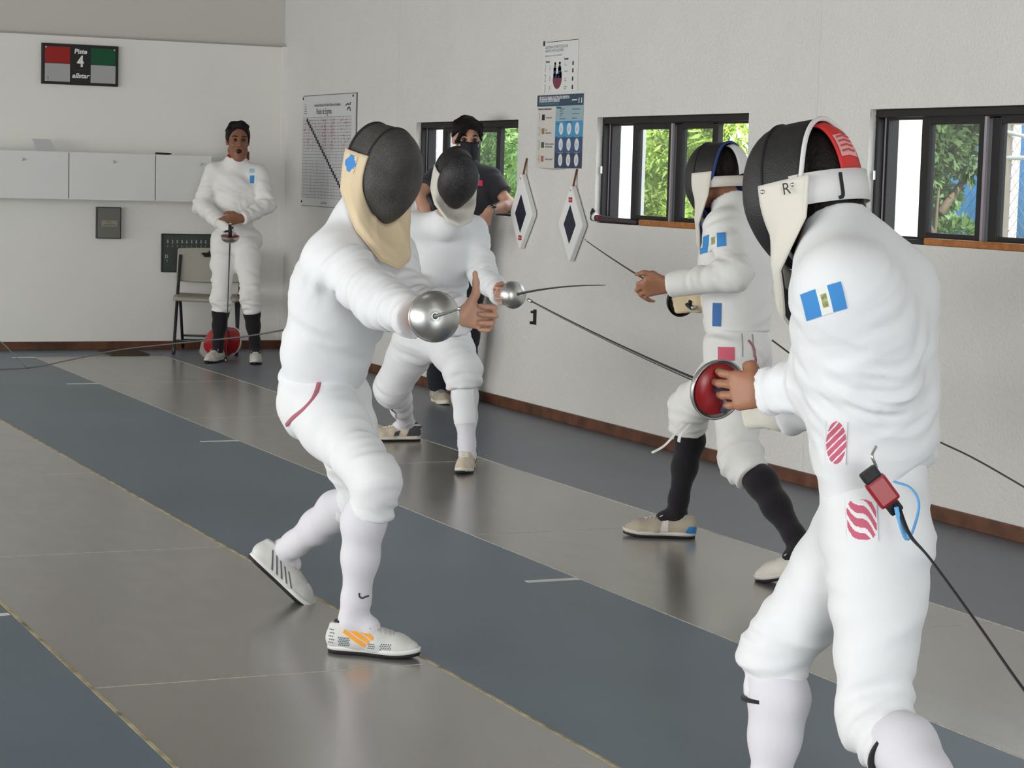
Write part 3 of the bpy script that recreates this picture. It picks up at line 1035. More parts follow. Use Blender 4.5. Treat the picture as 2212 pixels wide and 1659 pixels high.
for (u, v, s) in ((.51, .21, 'Temperatura\nelevada'), (.51, .27, 'Cansancio\nfísico'), (.51, .33, 'Dolor de cabeza'), (.77, .205, 'Dificultad respiratoria'), (.77, .265, 'Tos constante seca'), (.77, .325, 'Pérdida olfato')):
    text('lettering', s, .0115, bpos(u, v), RX, RZ, M_navy, p2, 'LEFT', .0016)
text('lettering', 'Entrenamiento', .014, bpos(.70, .378), RX, RZ, M_navy, p2, 'CENTER', .0016)
text('lettering', 'Antes', .012, bpos(.44, .40), RX, RZ, M_navy, p2, 'LEFT', .0016)
for r_, v in enumerate((.465, .68, .89)):
    for k, u in enumerate((.545, .715, .885)):
        a = bpos(u, v)
        ic = MB(); ic.lathe([(.0001, .0012), (.0265, .0012), (.0275, 0)], a+np.array((0, .0004, 0)), np.column_stack([(1, 0, 0), (0, 0, -1.28), (0, 1, 0)]), 24).build('round_icon', mat('icon_white', (.66, .69, .72), .6), p2)
        g2 = MB()
        for j in range(3):
            g2.box((a[0]-.012+.009*j, YW+.0046, a[2]-.014), (a[0]-.008+.009*j, YW+.0052, a[2]+.004+.005*((j+k+r_) % 3)))
        g2.build('icon_figure', mat('icon_grey', (.38, .41, .45), .6), p2)
        text('lettering', ('lavado de manos', 'distancia social', 'hora de llegada', 'uso de mascarilla', 'sin contacto', 'equipo propio', 'desinfectar equipo', 'cambio de ropa', 'salida ordenada')[r_*3+k], .0105, a+np.array((0, 0, -.046)), RX, RZ, mat('pale_ink', (.45, .52, .60), .6), p2, 'CENTER', .0016)

# two lozenge targets hanging on strings
M_pad = mat('white_target_pad', (.82, .825, .82), .45, .4)
M_dia = mat('black_blue_diamond', (.012, .014, .035), .5, .4)
M_str = mat('brown_cord', (.16, .075, .03), .9, .1, var=.3, vscale=80)
def target(xc, ztop, zbot, zmid, xl, xr, tagtop, label, tn):
    t = empty('fencing_target', (xc, YW, zbot), label, 'target', 'hanging target pads')
    y0, y1 = YW+.004, YW+.040
    out = [(xc+.005, ztop), (xr+.012, zmid+.012), (xr+.012, zmid-.012), (xc-.0, zbot), (xl-.012, zmid-.012), (xl-.012, zmid+.012)]
    p = MB(); p.poly_prism([(a, y0, b) for a, b in out], (0, y1-y0, 0))
    po = p.build('pad', M_pad, t)
    m = po.modifiers.new('bevel', 'BEVEL'); m.width = .008; m.segments = 3
    cxm = (xl+xr)/2
    zh = (ztop-zbot)
    d = MB(); d.poly_prism([(cxm, y1+.0005, zmid+zh*.245), (cxm-(xl-xr)*.235, y1+.0005, zmid), (cxm, y1+.0005, zmid-zh*.245), (cxm+(xl-xr)*.235, y1+.0005, zmid)], (0, .002, 0))
    d.build('black_diamond', M_dia, t)
    tz = zmid+zh*(.315 if tagtop else -.315)
    bx('red_tag', (cxm-.022, y1+.0004, tz-.014), (cxm+.022, y1+.002, tz+.014), mat('red_tag_print', (.42, .02, .03), .6), t)
    text('lettering', 'allstar', .014, (cxm, y1+.0022, tz), RX, RZ, M_wht, t, 'CENTER', .0006, shear=.3)
    MB().tube(curve_pts([(xc, YW+.004, ztop+.085), (xc+.004, YW+.012, ztop+.04), (xc-.002, YW+.025, ztop-.012)], 8), .006, 8).build('string', M_str, t, True)
    MB().lathe([(.0001, .004), (.006, .003), (.006, 0)], (xc-.002, y1, ztop-.035), np.column_stack([(1, 0, 0), (0, 0, -1), (0, 1, 0)]), 10).build('eyelet', M_metal, t)
    return t
target(11.775, 1.425, .968, 1.182, 11.925, 11.600, False, 'white target pad with black diamond and red tag at its foot, by the far window', 0)
target(11.095, 1.366, .924, 1.138, 11.255, 10.930, True, 'white target pad with black diamond and red tag above it, under the blue poster', 1)

# small black wall bracket
hb = MB(); hb.box((11.585, YW, .532), (11.61, YW+.012, .622), None, .003); hb.box((11.588, YW+.010, .535), (11.607, YW+.035, .552), None, .003); hb.box((11.588, YW+.010, .60), (11.607, YW+.030, .615), None, .003)
tag(hb.build('wall_hook', M_boardk), 'small black hook fixed low on the white right wall', 'hook')

# wooden blocking bars on the sills, things left on the middle sill
M_bar = mat('orange_brown_wood_bar', (.40, .145, .035), .5, .3, var=.25, vscale=25)
sb = MB(); sb.box((8.55, YW-.028, ZS+.001), (10.42, YW+.004, ZS+.026), None, .006)
def bar(x0, x1, label):
    return tag(MB().box((x0, YW-.029, ZS+.0008), (x1, YW+.006, ZS+.031), None, .007).build('wooden_bar', M_bar), label, 'bar', 'wooden bars on the window sills')
bar(9.30, 10.33, 'orange-brown wooden bar lying on the sill of the middle window')
bar(6.60, 7.72, 'orange-brown wooden bar lying on the sill of the nearest window')
ti = MB(); ti.tube([(10.86, YW+.012, ZS+.028), (10.72, YW-.012, ZS+.022), (10.40, YW-.018, ZS+.014)], [.020, .017, .010], 10)
ob = ti.build('umbrella', mat('dark_plum_cloth', (.05, .035, .045), .7), None, True)
tag(ob, 'folded dark umbrella lying on the sill of the middle window', 'umbrella')
MB().tube([(10.845, YW+.010, ZS+.030), (10.825, YW+.007, ZS+.030)], .0215, 10).build('white_band', M_wht, ob, True)
MB().tube([(10.80, YW+.004, ZS+.027), (10.788, YW+.002, ZS+.026)], .0195, 10).build('red_band', M_redp, ob, True)
hk = MB(); hk.tube([(10.86, YW+.012, ZS+.03), (10.875, YW+.015, ZS+.05), (10.862, YW+.013, ZS+.072), (10.85, YW+.01, ZS+.062)], .008, 8)
hk.build('umbrella_handle', M_boardk, ob, True)
# ------------------------------------------------------------------ people: building kit
M_skin = mat('brown_skin', (.36, .165, .095), .5, .4, bump=.15, bscale=160, var=.06, vscale=14, bdist=.001)
M_skin2 = mat('light_brown_skin', (.56, .31, .21), .5, .4, bump=.15, bscale=160, var=.05, vscale=14, bdist=.001)
M_skin3 = mat('dark_tan_skin', (.25, .108, .06), .5, .4, bump=.15, bscale=160, var=.06, vscale=14, bdist=.001)
M_hair = mat('black_hair', (.008, .006, .005), .6, .2, bump=.8, bscale=120, bdist=.004)
def cloth(name, c, scale=900.0, rough=.85):
    m = mat(name, c, rough, .25, bump=.35, bscale=scale, var=.02, vscale=5, sheen=.15, bdist=.0012)
    return m
M_white = cloth('white_fencing_cloth', (.815, .83, .85))
M_cream = cloth('cream_white_fencing_cloth', (.80, .795, .78))
M_sockw = cloth('white_knit_sock', (.72, .71, .76), 500)
M_sockb = cloth('black_knit_sock', (.012, .010, .013), 500)
M_bibb = cloth('beige_stained_bib_cloth', (.70, .57, .38), 300)
M_bibw = cloth('off_white_bib_cloth', (.68, .655, .58), 300)
M_black = cloth('black_cloth', (.018, .018, .020), 500)
M_polo = cloth('charcoal_polo_knit', (.030, .028, .034), 700)
M_jean = cloth('dark_denim', (.014, .016, .024), 400)
M_red = mat('red_lacquer', (.30, .008, .012), .35, .5)
M_redc = cloth('red_cloth', (.50, .03, .03), 400)
M_steel = mat('polished_guard_steel', (.60, .60, .585), .36, .5, metal=1.0, bump=.05, bscale=30)
M_blade = mat('dark_blade_steel', (.10, .10, .10), .35, .5, metal=.8)
M_rubber = mat('black_rubber', (.012, .012, .014), .6, .4)
M_shoew = mat('off_white_shoe_leather', (.60, .575, .52), .55, .4, var=.08, vscale=20)
M_shoeg = mat('worn_beige_suede_shoe', (.43, .38, .30), .8, .3, var=.15, vscale=20)
M_shoes = mat('pale_grey_shoe_leather', (.62, .62, .60), .5, .4, var=.04, vscale=20)
M_lace = mat('grey_white_lace', (.58, .56, .53), .9, .2)
M_blue_t = mat('bright_blue_cloth', (.06, .25, .62), .8, .3)
M_blue_d = mat('deep_blue_cloth', (.025, .055, .20), .8, .3)
M_flagb = mat('flag_blue', (.06, .27, .63), .8, .2, bump=.3, bscale=400)
M_flagw = mat('flag_white', (.80, .81, .80), .8, .2, bump=.3, bscale=400)
M_gold = mat('emblem_green_gold', (.33, .36, .15), .8, .2, var=.5, vscale=120)
M_orange = mat('orange_stripe', (.90, .36, .03), .6, .3)

def wire_mesh_mat(name, c0, c1, scale, rough=.55):
    """black coated wire cloth: fine woven pattern in relief and tone"""
    m = bpy.data.materials.new(name)
    m.use_nodes = True
    nt, b = nodes_of(m)
    L = nt.links.new
    b.inputs['Roughness'].default_value = rough
    b.inputs['Specular IOR Level'].default_value = .35
    uv = nt.nodes.new('ShaderNodeTexCoord')
    n = nt.nodes.new('ShaderNodeTexNoise')
    n.inputs['Scale'].default_value = 14
    n.inputs['Detail'].default_value = 6
    L(uv.outputs['Object'], n.inputs['Vector'])
    v = nt.nodes.new('ShaderNodeTexVoronoi')
    v.inputs['Scale'].default_value = scale
    L(uv.outputs['Object'], v.inputs['Vector'])
    mul = nt.nodes.new('ShaderNodeMath'); mul.operation = 'MULTIPLY'
    L(v.outputs['Distance'], mul.inputs[0]); L(n.outputs[0], mul.inputs[1])
    r = nt.nodes.new('ShaderNodeValToRGB')
    r.color_ramp.elements[0].position, r.color_ramp.elements[1].position = .05, .5
    r.color_ramp.elements[0].color, r.color_ramp.elements[1].color = (*c0, 1), (*c1, 1)
    L(mul.outputs[0], r.inputs[0]); L(r.outputs[0], b.inputs['Base Color'])
    bp = nt.nodes.new('ShaderNodeBump')
    bp.inputs['Strength'].default_value = .6
    bp.inputs['Distance'].default_value = .001
    L(v.outputs['Distance'], bp.inputs['Height']); L(bp.outputs[0], b.inputs['Normal'])
    return m
M_mesh_grey = wire_mesh_mat('worn_grey_wire_mesh', (.022, .021, .020), (.10, .096, .09), 420)
M_mesh_black = wire_mesh_mat('black_wire_mesh', (.006, .006, .007), (.030, .028, .028), 420, .5)
M_mesh_spec = wire_mesh_mat('speckled_black_wire_mesh', (.006, .006, .007), (.055, .05, .052), 170, .5)

def rotv(v, ax, a):
    ax = unit(ax)
    v = np.array(v, float)
    return v*math.cos(a)+np.cross(ax, v)*math.sin(a)+ax*(ax@v)*(1-math.cos(a))

CURL = {'fist': (1.35, 1.6, .9), 'grip': (.95, 1.25, .7), 'relaxed': (.35, .5, .35), 'bent': (.8, 1.0, .5), 'flat': (.12, .2, .15), 'hold': (.10, .40, .38)}
def hand(F, w, f, s, n, style='relaxed', thumb='side', sc_=1.0, spread=.12):
    """w wrist, f towards the knuckles, s towards the thumb, n out of the palm"""
    f, s, n = unit(f), unit(s), unit(n)
    w = np.array(w, float)
    k = .007*sc_
    offs = (.030, .011, -.010, -.029)
    for i, o in enumerate(offs):
        kn = w+sc_*(f*(.088-.006*abs(i-1))+s*o-n*.002)
        F.cone(w+sc_*(s*o*.55+f*.005), kn, .0155*sc_, .0125*sc_, .012*sc_, flat=n, fs=.95)
        ln = ((.043, .026, .022), (.048, .030, .023), (.044, .028, .022), (.034, .022, .020))[i]
        c = CURL[style]
        d = unit(f+s*spread*(1.2-i)*.5)
        p = kn
        rr = (.0095, .0088, .0078, .0070) if i < 3 else (.0082, .0076, .0068, .006)
        ang = 0
        for j in range(3):
            ang = c[j]*(1+.08*(i-1))
            d = rotv(d, np.cross(f, n), ang)
            q = p+d*ln[j]*sc_
            F.cone(p, q, rr[j]*sc_, rr[j+1]*sc_, k*.5)
            p = q
    # thenar mass and thumb
    b = w+sc_*(f*.022+s*.024+n*.006)
    if thumb == 'up':
        d1, d2, d3 = unit(s*.9+f*.35), unit(s+f*.05), unit(s-f*.08)
    elif thumb == 'over':
        d1, d2, d3 = unit(s*.55+f*.7+n*.35), unit(f*.75+n*.7-s*.1), unit(f*.3+n*.6-s*.8)
    else:
        d1, d2, d3 = unit(s*.7+f*.65+n*.15), unit(f*.85+s*.35+n*.15), unit(f+n*.2)
    m = b+d1*.045*sc_
    F.cone(w+sc_*(f*.01+s*.012), m, .016*sc_, .0135*sc_, .012*sc_)
    m2 = m+d2*.033*sc_
    F.cone(m, m2, .0118*sc_, .0100*sc_, k)
    F.cone(m2, m2+d3*.028*sc_, .0100*sc_, .0080*sc_, k)
    return F

def head_shape(F, c, M, mouth_open=False):
    f, l, u = M[:, 0], M[:, 1], M[:, 2]
    c = np.array(c, float)
    F.ell(c+u*.035-f*.012, M, (.098, .076, .088), .02)
    F.ell(c+f*.030-u*.030, M, (.064, .062, .088), .03)
    drop = -.012 if mouth_open else 0
    F.cone(c+f*.060-u*(.100-drop), c+f*.066-u*(.104-drop), .024, .022, .03)
    for s in (-1, 1):
        F.cone(c+l*s*.052-f*.005-u*.065, c+f*.055+l*s*.018-u*(.103-drop), .020, .018, .03)
        F.ell(c+f*.062+l*s*.040-u*.022, M, (.026, .024, .022), .02)
        F.cone(c+f*.083+l*s*.012+u*.036, c+f*.074+l*s*.048+u*.032, .009, .008, .012)
        F.ell(c+f*.088+l*s*.033+u*.014, M, (.014, .017, .011), .010, carve=True)
        F.ell(c+f*.074+l*s*.033+u*.014, M, (.0135, .0135, .0125), .003)
        F.ell(c+l*s*.077-f*.008+u*.000, frame(f*.3+l*s*.9, u), (.009, .020, .031), .008)
    F.cone(c+f*.088+u*.022, c+f*.112-u*.022, .008, .0125, .010)
    for s in (-1, 1):
        F.ell(c+f*.096+l*s*.013-u*.024, M, (.013, .009, .008), .006)
    if mouth_open:
        F.cone(c+f*.096-u*.048+l*.018, c+f*.096-u*.048-l*.018, .0055, .0055, .006)
        F.cone(c+f*.088-u*.086+l*.015, c+f*.088-u*.086-l*.015, .0065, .0065, .006)
        F.ell(c+f*.092-u*.067, M, (.026, .021, .0155), .004, carve=True)
    else:
        F.cone(c+f*.092-u*.055+l*.020, c+f*.092-u*.055-l*.020, .0055, .0055, .006)
        F.cone(c+f*.090-u*.066+l*.017, c+f*.090-u*.066-l*.017, .0062, .0062, .006)

class Scaled:
    """draws into a field at another scale about a centre"""
    def __init__(s, F, c, k): s.F, s.c, s.k = F, np.array(c, float), k
    def cone(s, p, q, r0, r1, k=.02): s.F.cone(s.c+(np.array(p)-s.c)*s.k, s.c+(np.array(q)-s.c)*s.k, r0*s.k, r1*s.k, k*s.k)
    def ell(s, p, M, r, k=.02, carve=False): s.F.ell(s.c+(np.array(p)-s.c)*s.k, M, np.array(r)*s.k, k*s.k, carve)

def lerp(a, b, t):
    return np.array(a)*(1-t)+np.array(b)*t

def bounds(pts, m):
    P = np.array(pts)
    return P.min(0)-m, P.max(0)+m

def sole_outline(L=.285, w=1.0, n=40):
    P = []
    for k in range(n):
        a = 2*math.pi*k/n
        x = -.075+L*(.5-.5*math.cos(a))
        t = (x+.075)/L
        hw = w*(.030+.014*math.exp(-((t-.70)/.20)**2)+.004*math.exp(-((t-.12)/.15)**2))
        edge = min(1.0, (max(1e-6, 1-abs(2*t-1)**6))**.5)
        P.append((x, hw*edge*(1 if math.sin(a) >= 0 else -1)+.004*math.sin(t*3.1), 0))
    return P

def shoe(root, ank, fdir, up=(0, 0, 1), upper=None, sole_m=None, side=1, stripes=None, low=.09, label=None, accents=None, size=1.0, lace_m=None, vox=.0045, collar_m=None, tongue_m=None, dots=None):
    """a sports shoe as a part of the person; parts of it: sole, laces, stripes"""
    R = frame(fdir, up)
    o = np.array(ank)-R[:, 2]*low
    if abs(R[2, 2]-1) < 1e-3: o[2] = .0012
    Fl = Field((-.13, -.075, -.03), (.26, .075, .15), vox)
    e = np.eye(3)
    Fl.chain([(-.045, 0, .040), (.02, 0, .046), (.085, .002, .036), (.14, .004, .028), (.180, .004, .024)], [.035, .037, .040, .039, .027], .02)
    Fl.chain([(-.050, 0, .050), (-.046, 0, .092)], [.026, .024], .02)
    Fl.chain([(-.02, 0, .055), (-.008, 0, .098)], [.036, .034], .02)
    Fl.cone((.02, 0, .075), (.075, 0, .052), .024, .018, .02)
    Fl.cut((-.02, 0, .098), (-.18, 0, 1), .075)
    Fl.cut((.05, 0, .012), (0, 0, -1), .25)
    V, Q = Fl.nets()
    bv = BVHTree.FromPolygons([tuple(x) for x in V], [tuple(int(i) for i in q) for q in Q])
    tr = lambda P: [o+R @ (np.array(p)*size) for p in P]
    up_o = link('shoe', mesh_np('shoe', tr(V), Q), upper, root, True)
    if label: up_o['label'] = label
    out = sole_outline()
    s = MB()
    lay = [(.94, .0, 0), (1.0, .004, 0), (1.02, .016, 0), (1.0, .024, 0)]
    rings = []
    for (sx, z, _) in lay:
        rings.append([(.06+(p[0]-.06)*(.985+.015*sx), p[1]*sx, z+.010*max(0, (p[0]-.13)/.08)**2) for p in out])
    n = len(out)
    v = [p for r in rings for p in r]
    f = [tuple(range(n))[::-1]]+[(i*n+k, i*n+(k+1) % n, (i+1)*n+(k+1) % n, (i+1)*n+k) for i in range(len(rings)-1) for k in range(n)]+[tuple((len(rings)-1)*n+k for k in range(n))]
    s.add(tr(v), f)
    so = s.build('sole', sole_m[0], up_o, True)
    if len(sole_m) > 1:
        t = MB()
        v2 = [(p[0], p[1]*1.035, z) for z in (.012, .024) for p in rings[2]]
        v2 = [(.06+(p[0]-.06)*1.006, p[1]*1.03, z+.010*max(0, (p[0]-.13)/.08)**2) for z in (.011, .026) for p in out]
        t.add(tr(v2), [(k, (k+1) % n, n+(k+1) % n, n+k) for k in range(n)])
        solid(t.build('midsole', sole_m[1], up_o, True), .002)
    if collar_m:
        ring = []
        for k in range(25):
            a = 2*math.pi*k/24
            x, y = -.016+.037*math.cos(a), .029*math.sin(a)
            ring.append((x, y, .099+.18*(x+.02)))
        MB().tube(tr(ring), .0055*size, 8, cap=False).build('collar', collar_m, up_o, True)
    tg = MB()
    tg.grid([tr([(.018+.030*i/6, (j-3)*.0085, .118-.052*(i/6)**1.2-.006*((j-3)/3)**2) for j in range(7)]) for i in range(7)])
    solid(tg.build('tongue', tongue_m or upper, up_o, True), .006)
    lm = MB()
    def surf(x, y):
        h = bv.ray_cast(Vector((x, y, .2)), Vector((0, 0, -1)))
        return np.array((x, y, (h[0].z if h[0] else .05)+.0012))
    for i in range(6):
        x = .035+.016*i
        lm.tube(tr([surf(x+.006*math.cos(j*math.pi/4), -.022+.0055*j) for j in range(9)]), .0024*size, 6)
        lm.tube(tr([surf(x+.016*(j/8), .020-.005*j) for j in range(9)]), .0022*size, 6)
    for sg in (-1, 1):
        lm.tube(tr([(.03, sg*.004, .088), (.045, sg*.022, .094), (.065, sg*.032, .084), (.060, sg*.020, .078), (.036, sg*.006, .088)]), .0024*size, 6)
    lm.build('lace', lace_m or M_lace, up_o, True)
    def sidepatch(name, quad, m, y):
        """patch given by (x, z) corners pressed onto the side of the shoe"""
        P = []
        for i in range(7):
            row = []
            for j in range(5):
                a, b = i/6, j/4
                x = (quad[0][0]*(1-a)+quad[1][0]*a)*(1-b)+(quad[3][0]*(1-a)+quad[2][0]*a)*b
                z = (quad[0][1]*(1-a)+quad[1][1]*a)*(1-b)+(quad[3][1]*(1-a)+quad[2][1]*a)*b
                h = bv.ray_cast(Vector((x, y*.2, z)), Vector((0, -y, 0)))
                yy = h[0].y if h[0] else y*.04
                row.append((x, yy+y*.0018, z))
            P.append(tr(row))
        return MB().grid(P).build(name, m, up_o, True)
    if stripes:
        for y in (-1, 1):
            for i in range(3):
                a, b = (-.018+.0175*i, .068+.0075*i), (.050+.0115*i, .028+.0115*i)
                sidepatch('stripe', [a, b, (b[0]+.0055, b[1]+.0095), (a[0]+.0055, a[1]+.0095)], stripes, y)
    if dots:
        D = MB()
        for (x0, x1, z0, z1, nx, nz) in dots[1]:
            for i in range(nx):
                for j in range(nz):
                    x, z = x0+(x1-x0)*(i+.5*(j % 2))/nx, z0+(z1-z0)*j/max(1, nz-1)
                    for y in (-1, 1):
                        h = bv.ray_cast(Vector((x, y*.2, z)), Vector((0, -y, 0)))
                        if h[0] is None: continue
                        p = np.array(h[0])+np.array(h[1])*.0012
                        fr = frame(np.array(h[1]))
                        D.add(tr([p+fr[:, 1]*.0024*math.cos(k*1.0472)+fr[:, 2]*.0024*math.sin(k*1.0472) for k in range(6)]), [(0, 1, 2, 3, 4, 5)])
        tag(D.build('vent_holes', dots[0], up_o), kind='stuff')
    if accents:
        for (nm, quad, m) in accents:
            for y in (-1, 1):
                sidepatch(nm, quad, m, y)
    return up_o

def decal(parent, name, target, p, n, up, w, h, mats, cols, nu=14, nv=8, off=.0025, depth=1.0):
    """a sewn patch laid on the cloth: cols is a function of (u, v) -> slot"""
    me = target.data
    bv = BVHTree.FromPolygons([v.co for v in me.vertices], [tuple(q.vertices) for q in me.polygons])
    n = unit(n); u = unit(np.cross(up, n)); v = np.cross(n, u)
    mb = MB()
    P = []
    for i in range(nu+1):
        row = []
        for j in range(nv+1):
            a = np.array(p)+u*w*(i/nu-.5)+v*h*(j/nv-.5)+n*.12
            r = bv.ray_cast(Vector(a), Vector(-n), depth)
            row.append(np.array(r[0])+np.array(r[1])*off if r[0] is not None else None)
        P.append(row)
    ok = lambda i, j: P[i][j] is not None
    idx = {}
    vv, ff, mm = [], [], []
    for i in range(nu+1):
        for j in range(nv+1):
            if ok(i, j):
                idx[i, j] = len(vv); vv.append(P[i][j])
    for i in range(nu):
        for j in range(nv):
            if ok(i, j) and ok(i+1, j) and ok(i, j+1) and ok(i+1, j+1):
                ff.append((idx[i, j], idx[i+1, j], idx[i+1, j+1], idx[i, j+1]))
                mm.append(cols((i+.5)/nu, (j+.5)/nv))
    mb.add(vv, ff); mb.m = mm
    me2 = mb.mesh(name)
    # target meshes are in world coordinates, and so is the patch
    return link(name, me2, mats, parent, True)

def on_surface(o, pix, lift=.001):
    """points of an object that the given pixels show"""
    bv = BVHTree.FromPolygons([v.co for v in o.data.vertices], [tuple(q.vertices) for q in o.data.polygons])
    out = []
    for (px, py) in pix:
        r = unit(at(px, py, 1)-CAM)
        h = bv.ray_cast(Vector(CAM), Vector(r))
        if h[0] is not None: out.append(np.array(h[0])-r*lift)
    return out

def flag_cols(u, v):
    if u < .34 or u > .66: return 0
    if (u-.5)**2/.010+(v-.5)**2/.045 < 1: return 2
    return 1
FLAG = None

# --- fencing mask -------------------------------------------------------------------------
def mask(root, c, M, mesh_m, bib_m, trim_m, label, S=1.0, strap=None, tongue=None, bib_drop=.30, inner=None, flap_back=.055, flap_top=.035, crease=False, bibx=.075, bibM=None):
    f, l, u = M[:, 0], M[:, 1], M[:, 2]
    c = np.array(c, float)
    T = lambda p: c+S*(f*p[0]+l*p[1]+u*p[2])
    def edge(a):
        """front oval at angle a: half width and height"""
        y = .106*math.cos(a)
        z = -.012+.150*math.sin(a)
        if math.sin(a) < 0:
            y *= 1-.32*(-math.sin(a))**2
        return y, z
    def back(a):
        s = math.sin(a)
        return .032-.095*max(0, s)**.7-.075*(1-abs(s))**1.0*(1 if s >= 0 else max(0, 1+3*s))
    NA = 72
    P = []
    for i in range(NA):
        a = 2*math.pi*i/NA
        y, z = edge(a)
        row = []
        for j in range(13):
            r = math.sin(j/12*math.pi/2)
            x = .034+.098*math.sqrt(max(0, 1-r**2.3))
            if crease:
                x += .010*max(0, 1-abs(y*r)/.05)
            row.append(T((x, y*r, -.012+(z+.012)*r)))
        for j in range(1, 7):
            t = j/6
            xb = .034+(back(a)-.034)*t
            sh = 1-.035*t*t
            row.append(T((xb, y*sh, -.012+(z+.012)*sh)))
        P.append(row)
    mk = solid(MB().grid(P, True).build('mask', mesh_m, root, True), .003)
    mk['label'] = label
    tr = MB()
    tr.tube([T((back(2*math.pi*i/NA), edge(2*math.pi*i/NA)[0]*.97, -.012+(edge(2*math.pi*i/NA)[1]+.012)*.97)) for i in range(NA+1)], .0052*S, 8, cap=False)
    tr.build('trim', trim_m, mk, True)
    rim = MB()
    rim.tube([T((.036, edge(2*math.pi*i/NA)[0]*1.01, -.012+(edge(2*math.pi*i/NA)[1]+.012)*1.01)) for i in range(NA+1)], .004*S, 8, cap=False)
    rim.build('wire_rim', M_rubber, mk, True)
    # bib: attached along the lower front edge, free below
    NT = 49
    G = []
    for i in range(NT):
        t = -1+2*i/(NT-1)            # -1 one ear, 0 chin, 1 other ear
        s = 1 if t >= 0 else -1
        q = abs(t)
        a = -math.pi/2+q*(math.pi/2+math.asin(min(.9, max(-.5, (flap_top+.012)/.150))))
        y, z = edge(a)
        att = np.array((.046-.004*q+(.012 if q < .3 else .0), s*abs(y)*1.035, z))
        ctl = [(bibx, 0, -bib_drop-.03), (bibx-.015, .062, -bib_drop-.005), (.022, .108, -bib_drop+.085), (-flap_back+.014, .114, -.070), (-flap_back, .108, flap_top)]
        x = q*4
        k = min(3, int(x)); w = x-k
        w = w*w*(3-2*w)*.5+w*.5
        fr = np.array(ctl[k])*(1-w)+np.array(ctl[k+1])*w
        fr[1] *= s
        row = []
        for j in range(13):
            b = j/12
            p = att*(1-b)+fr*b
            bulge = math.sin(b*math.pi)*(.018*(1-q)+.004)
            wr = .0035*math.sin(q*9+b*14)*b*(1-q*.5)
            nrm = unit((1-q*.9, s*q, -.1))
            p = p+nrm*(bulge+wr)
            if bibM is not None:
                hinge = np.array((.03, 0, -.06))
                e = b*b*(3-2*b)*(1-q**3)
                A, B = T(p), c+S*(M @ hinge)+S*(bibM @ (p-hinge))
                row.append(A*(1-e)+B*e)
            else:
                row.append(T(p))
        G.append(row)
    bb = solid(MB().grid(G).build('bib', bib_m, mk, True), .005)
    hem = MB()
    hem.tube([r[-1] for r in G], .0042*S, 6)
    hem.build('bib_hem', bib_m, mk, True)
    if inner:
        Q = []
        for i in range(NT):
            Q.append([G[i][j]*1.0-(f*.004+u*.0)*S for j in range(0, 13, 3)])
    if strap:
        z0, z1 = strap.get('z', (-.015, .035))
        Gs = []
        for i in range(25):
            a = math.pi/2+math.pi*i/24
            x, y = -.030+.098*math.cos(a), .103*math.sin(a)
            tilt = strap.get('tilt', 0)*(-x)
            Gs.append([T((x, y, z+tilt)) for z in (z0, (z0+z1)/2, z1)])
        solid(MB().grid(Gs).build('strap', strap['m'], mk, True), .004)
        if strap.get('text'):
            ph = math.asin(strap.get('side', .02)/.102)
            n = np.array((-math.cos(ph), math.sin(ph), 0))
            o = T(np.array((-.030-.102*math.cos(ph), .107*math.sin(ph), (z0+z1)/2)))
            text('lettering', strap['text'], .058*S, o, M @ np.cross((0, 0, 1), n), u, M_rubber, mk, 'CENTER', .0025, bold=.001)
    if tongue:
        Gt = []
        w0, y0 = tongue.get('w', .03), tongue.get('y', 0)
        def tp(t, o):
            return -.052-(.062+o)*math.sin(t*math.pi/2), .012+(.114+o)*math.cos(t*math.pi/2)
        for i in range(17):
            x, z = tp(i/16, 0)
            Gt.append([T((x, y0+w0*(k/2-1)*(.85+.15*i/16), z-.004*abs(k-2))) for k in range(5)])
        tg = solid(MB().grid(Gt).build('tongue', tongue['m'], mk, True), .004)
        if tongue.get('tag'):
            Gl = []
            for i in range(5):
                x, z = tp(.50+.30*i/4, .0035)
                Gl.append([T((x, y0+w0*.78*(k/2-1), z-.002*abs(k-2))) for k in range(5)])
            lb_ = MB().grid(Gl).build('tongue_label', tongue['tag'], mk, True)
            for i in range(4):
                x, z = tp(.54+.065*i, .005)
                MB().grid([[T((x-.001, y0+w0*.6*(k/2-1), z+dz-.002*abs(k-2))) for k in range(5)] for dz in (-.002, .002)]).build('print_line', mat('red_print', (.55, .06, .06), .7), mk)
    return mk, bb, T, G

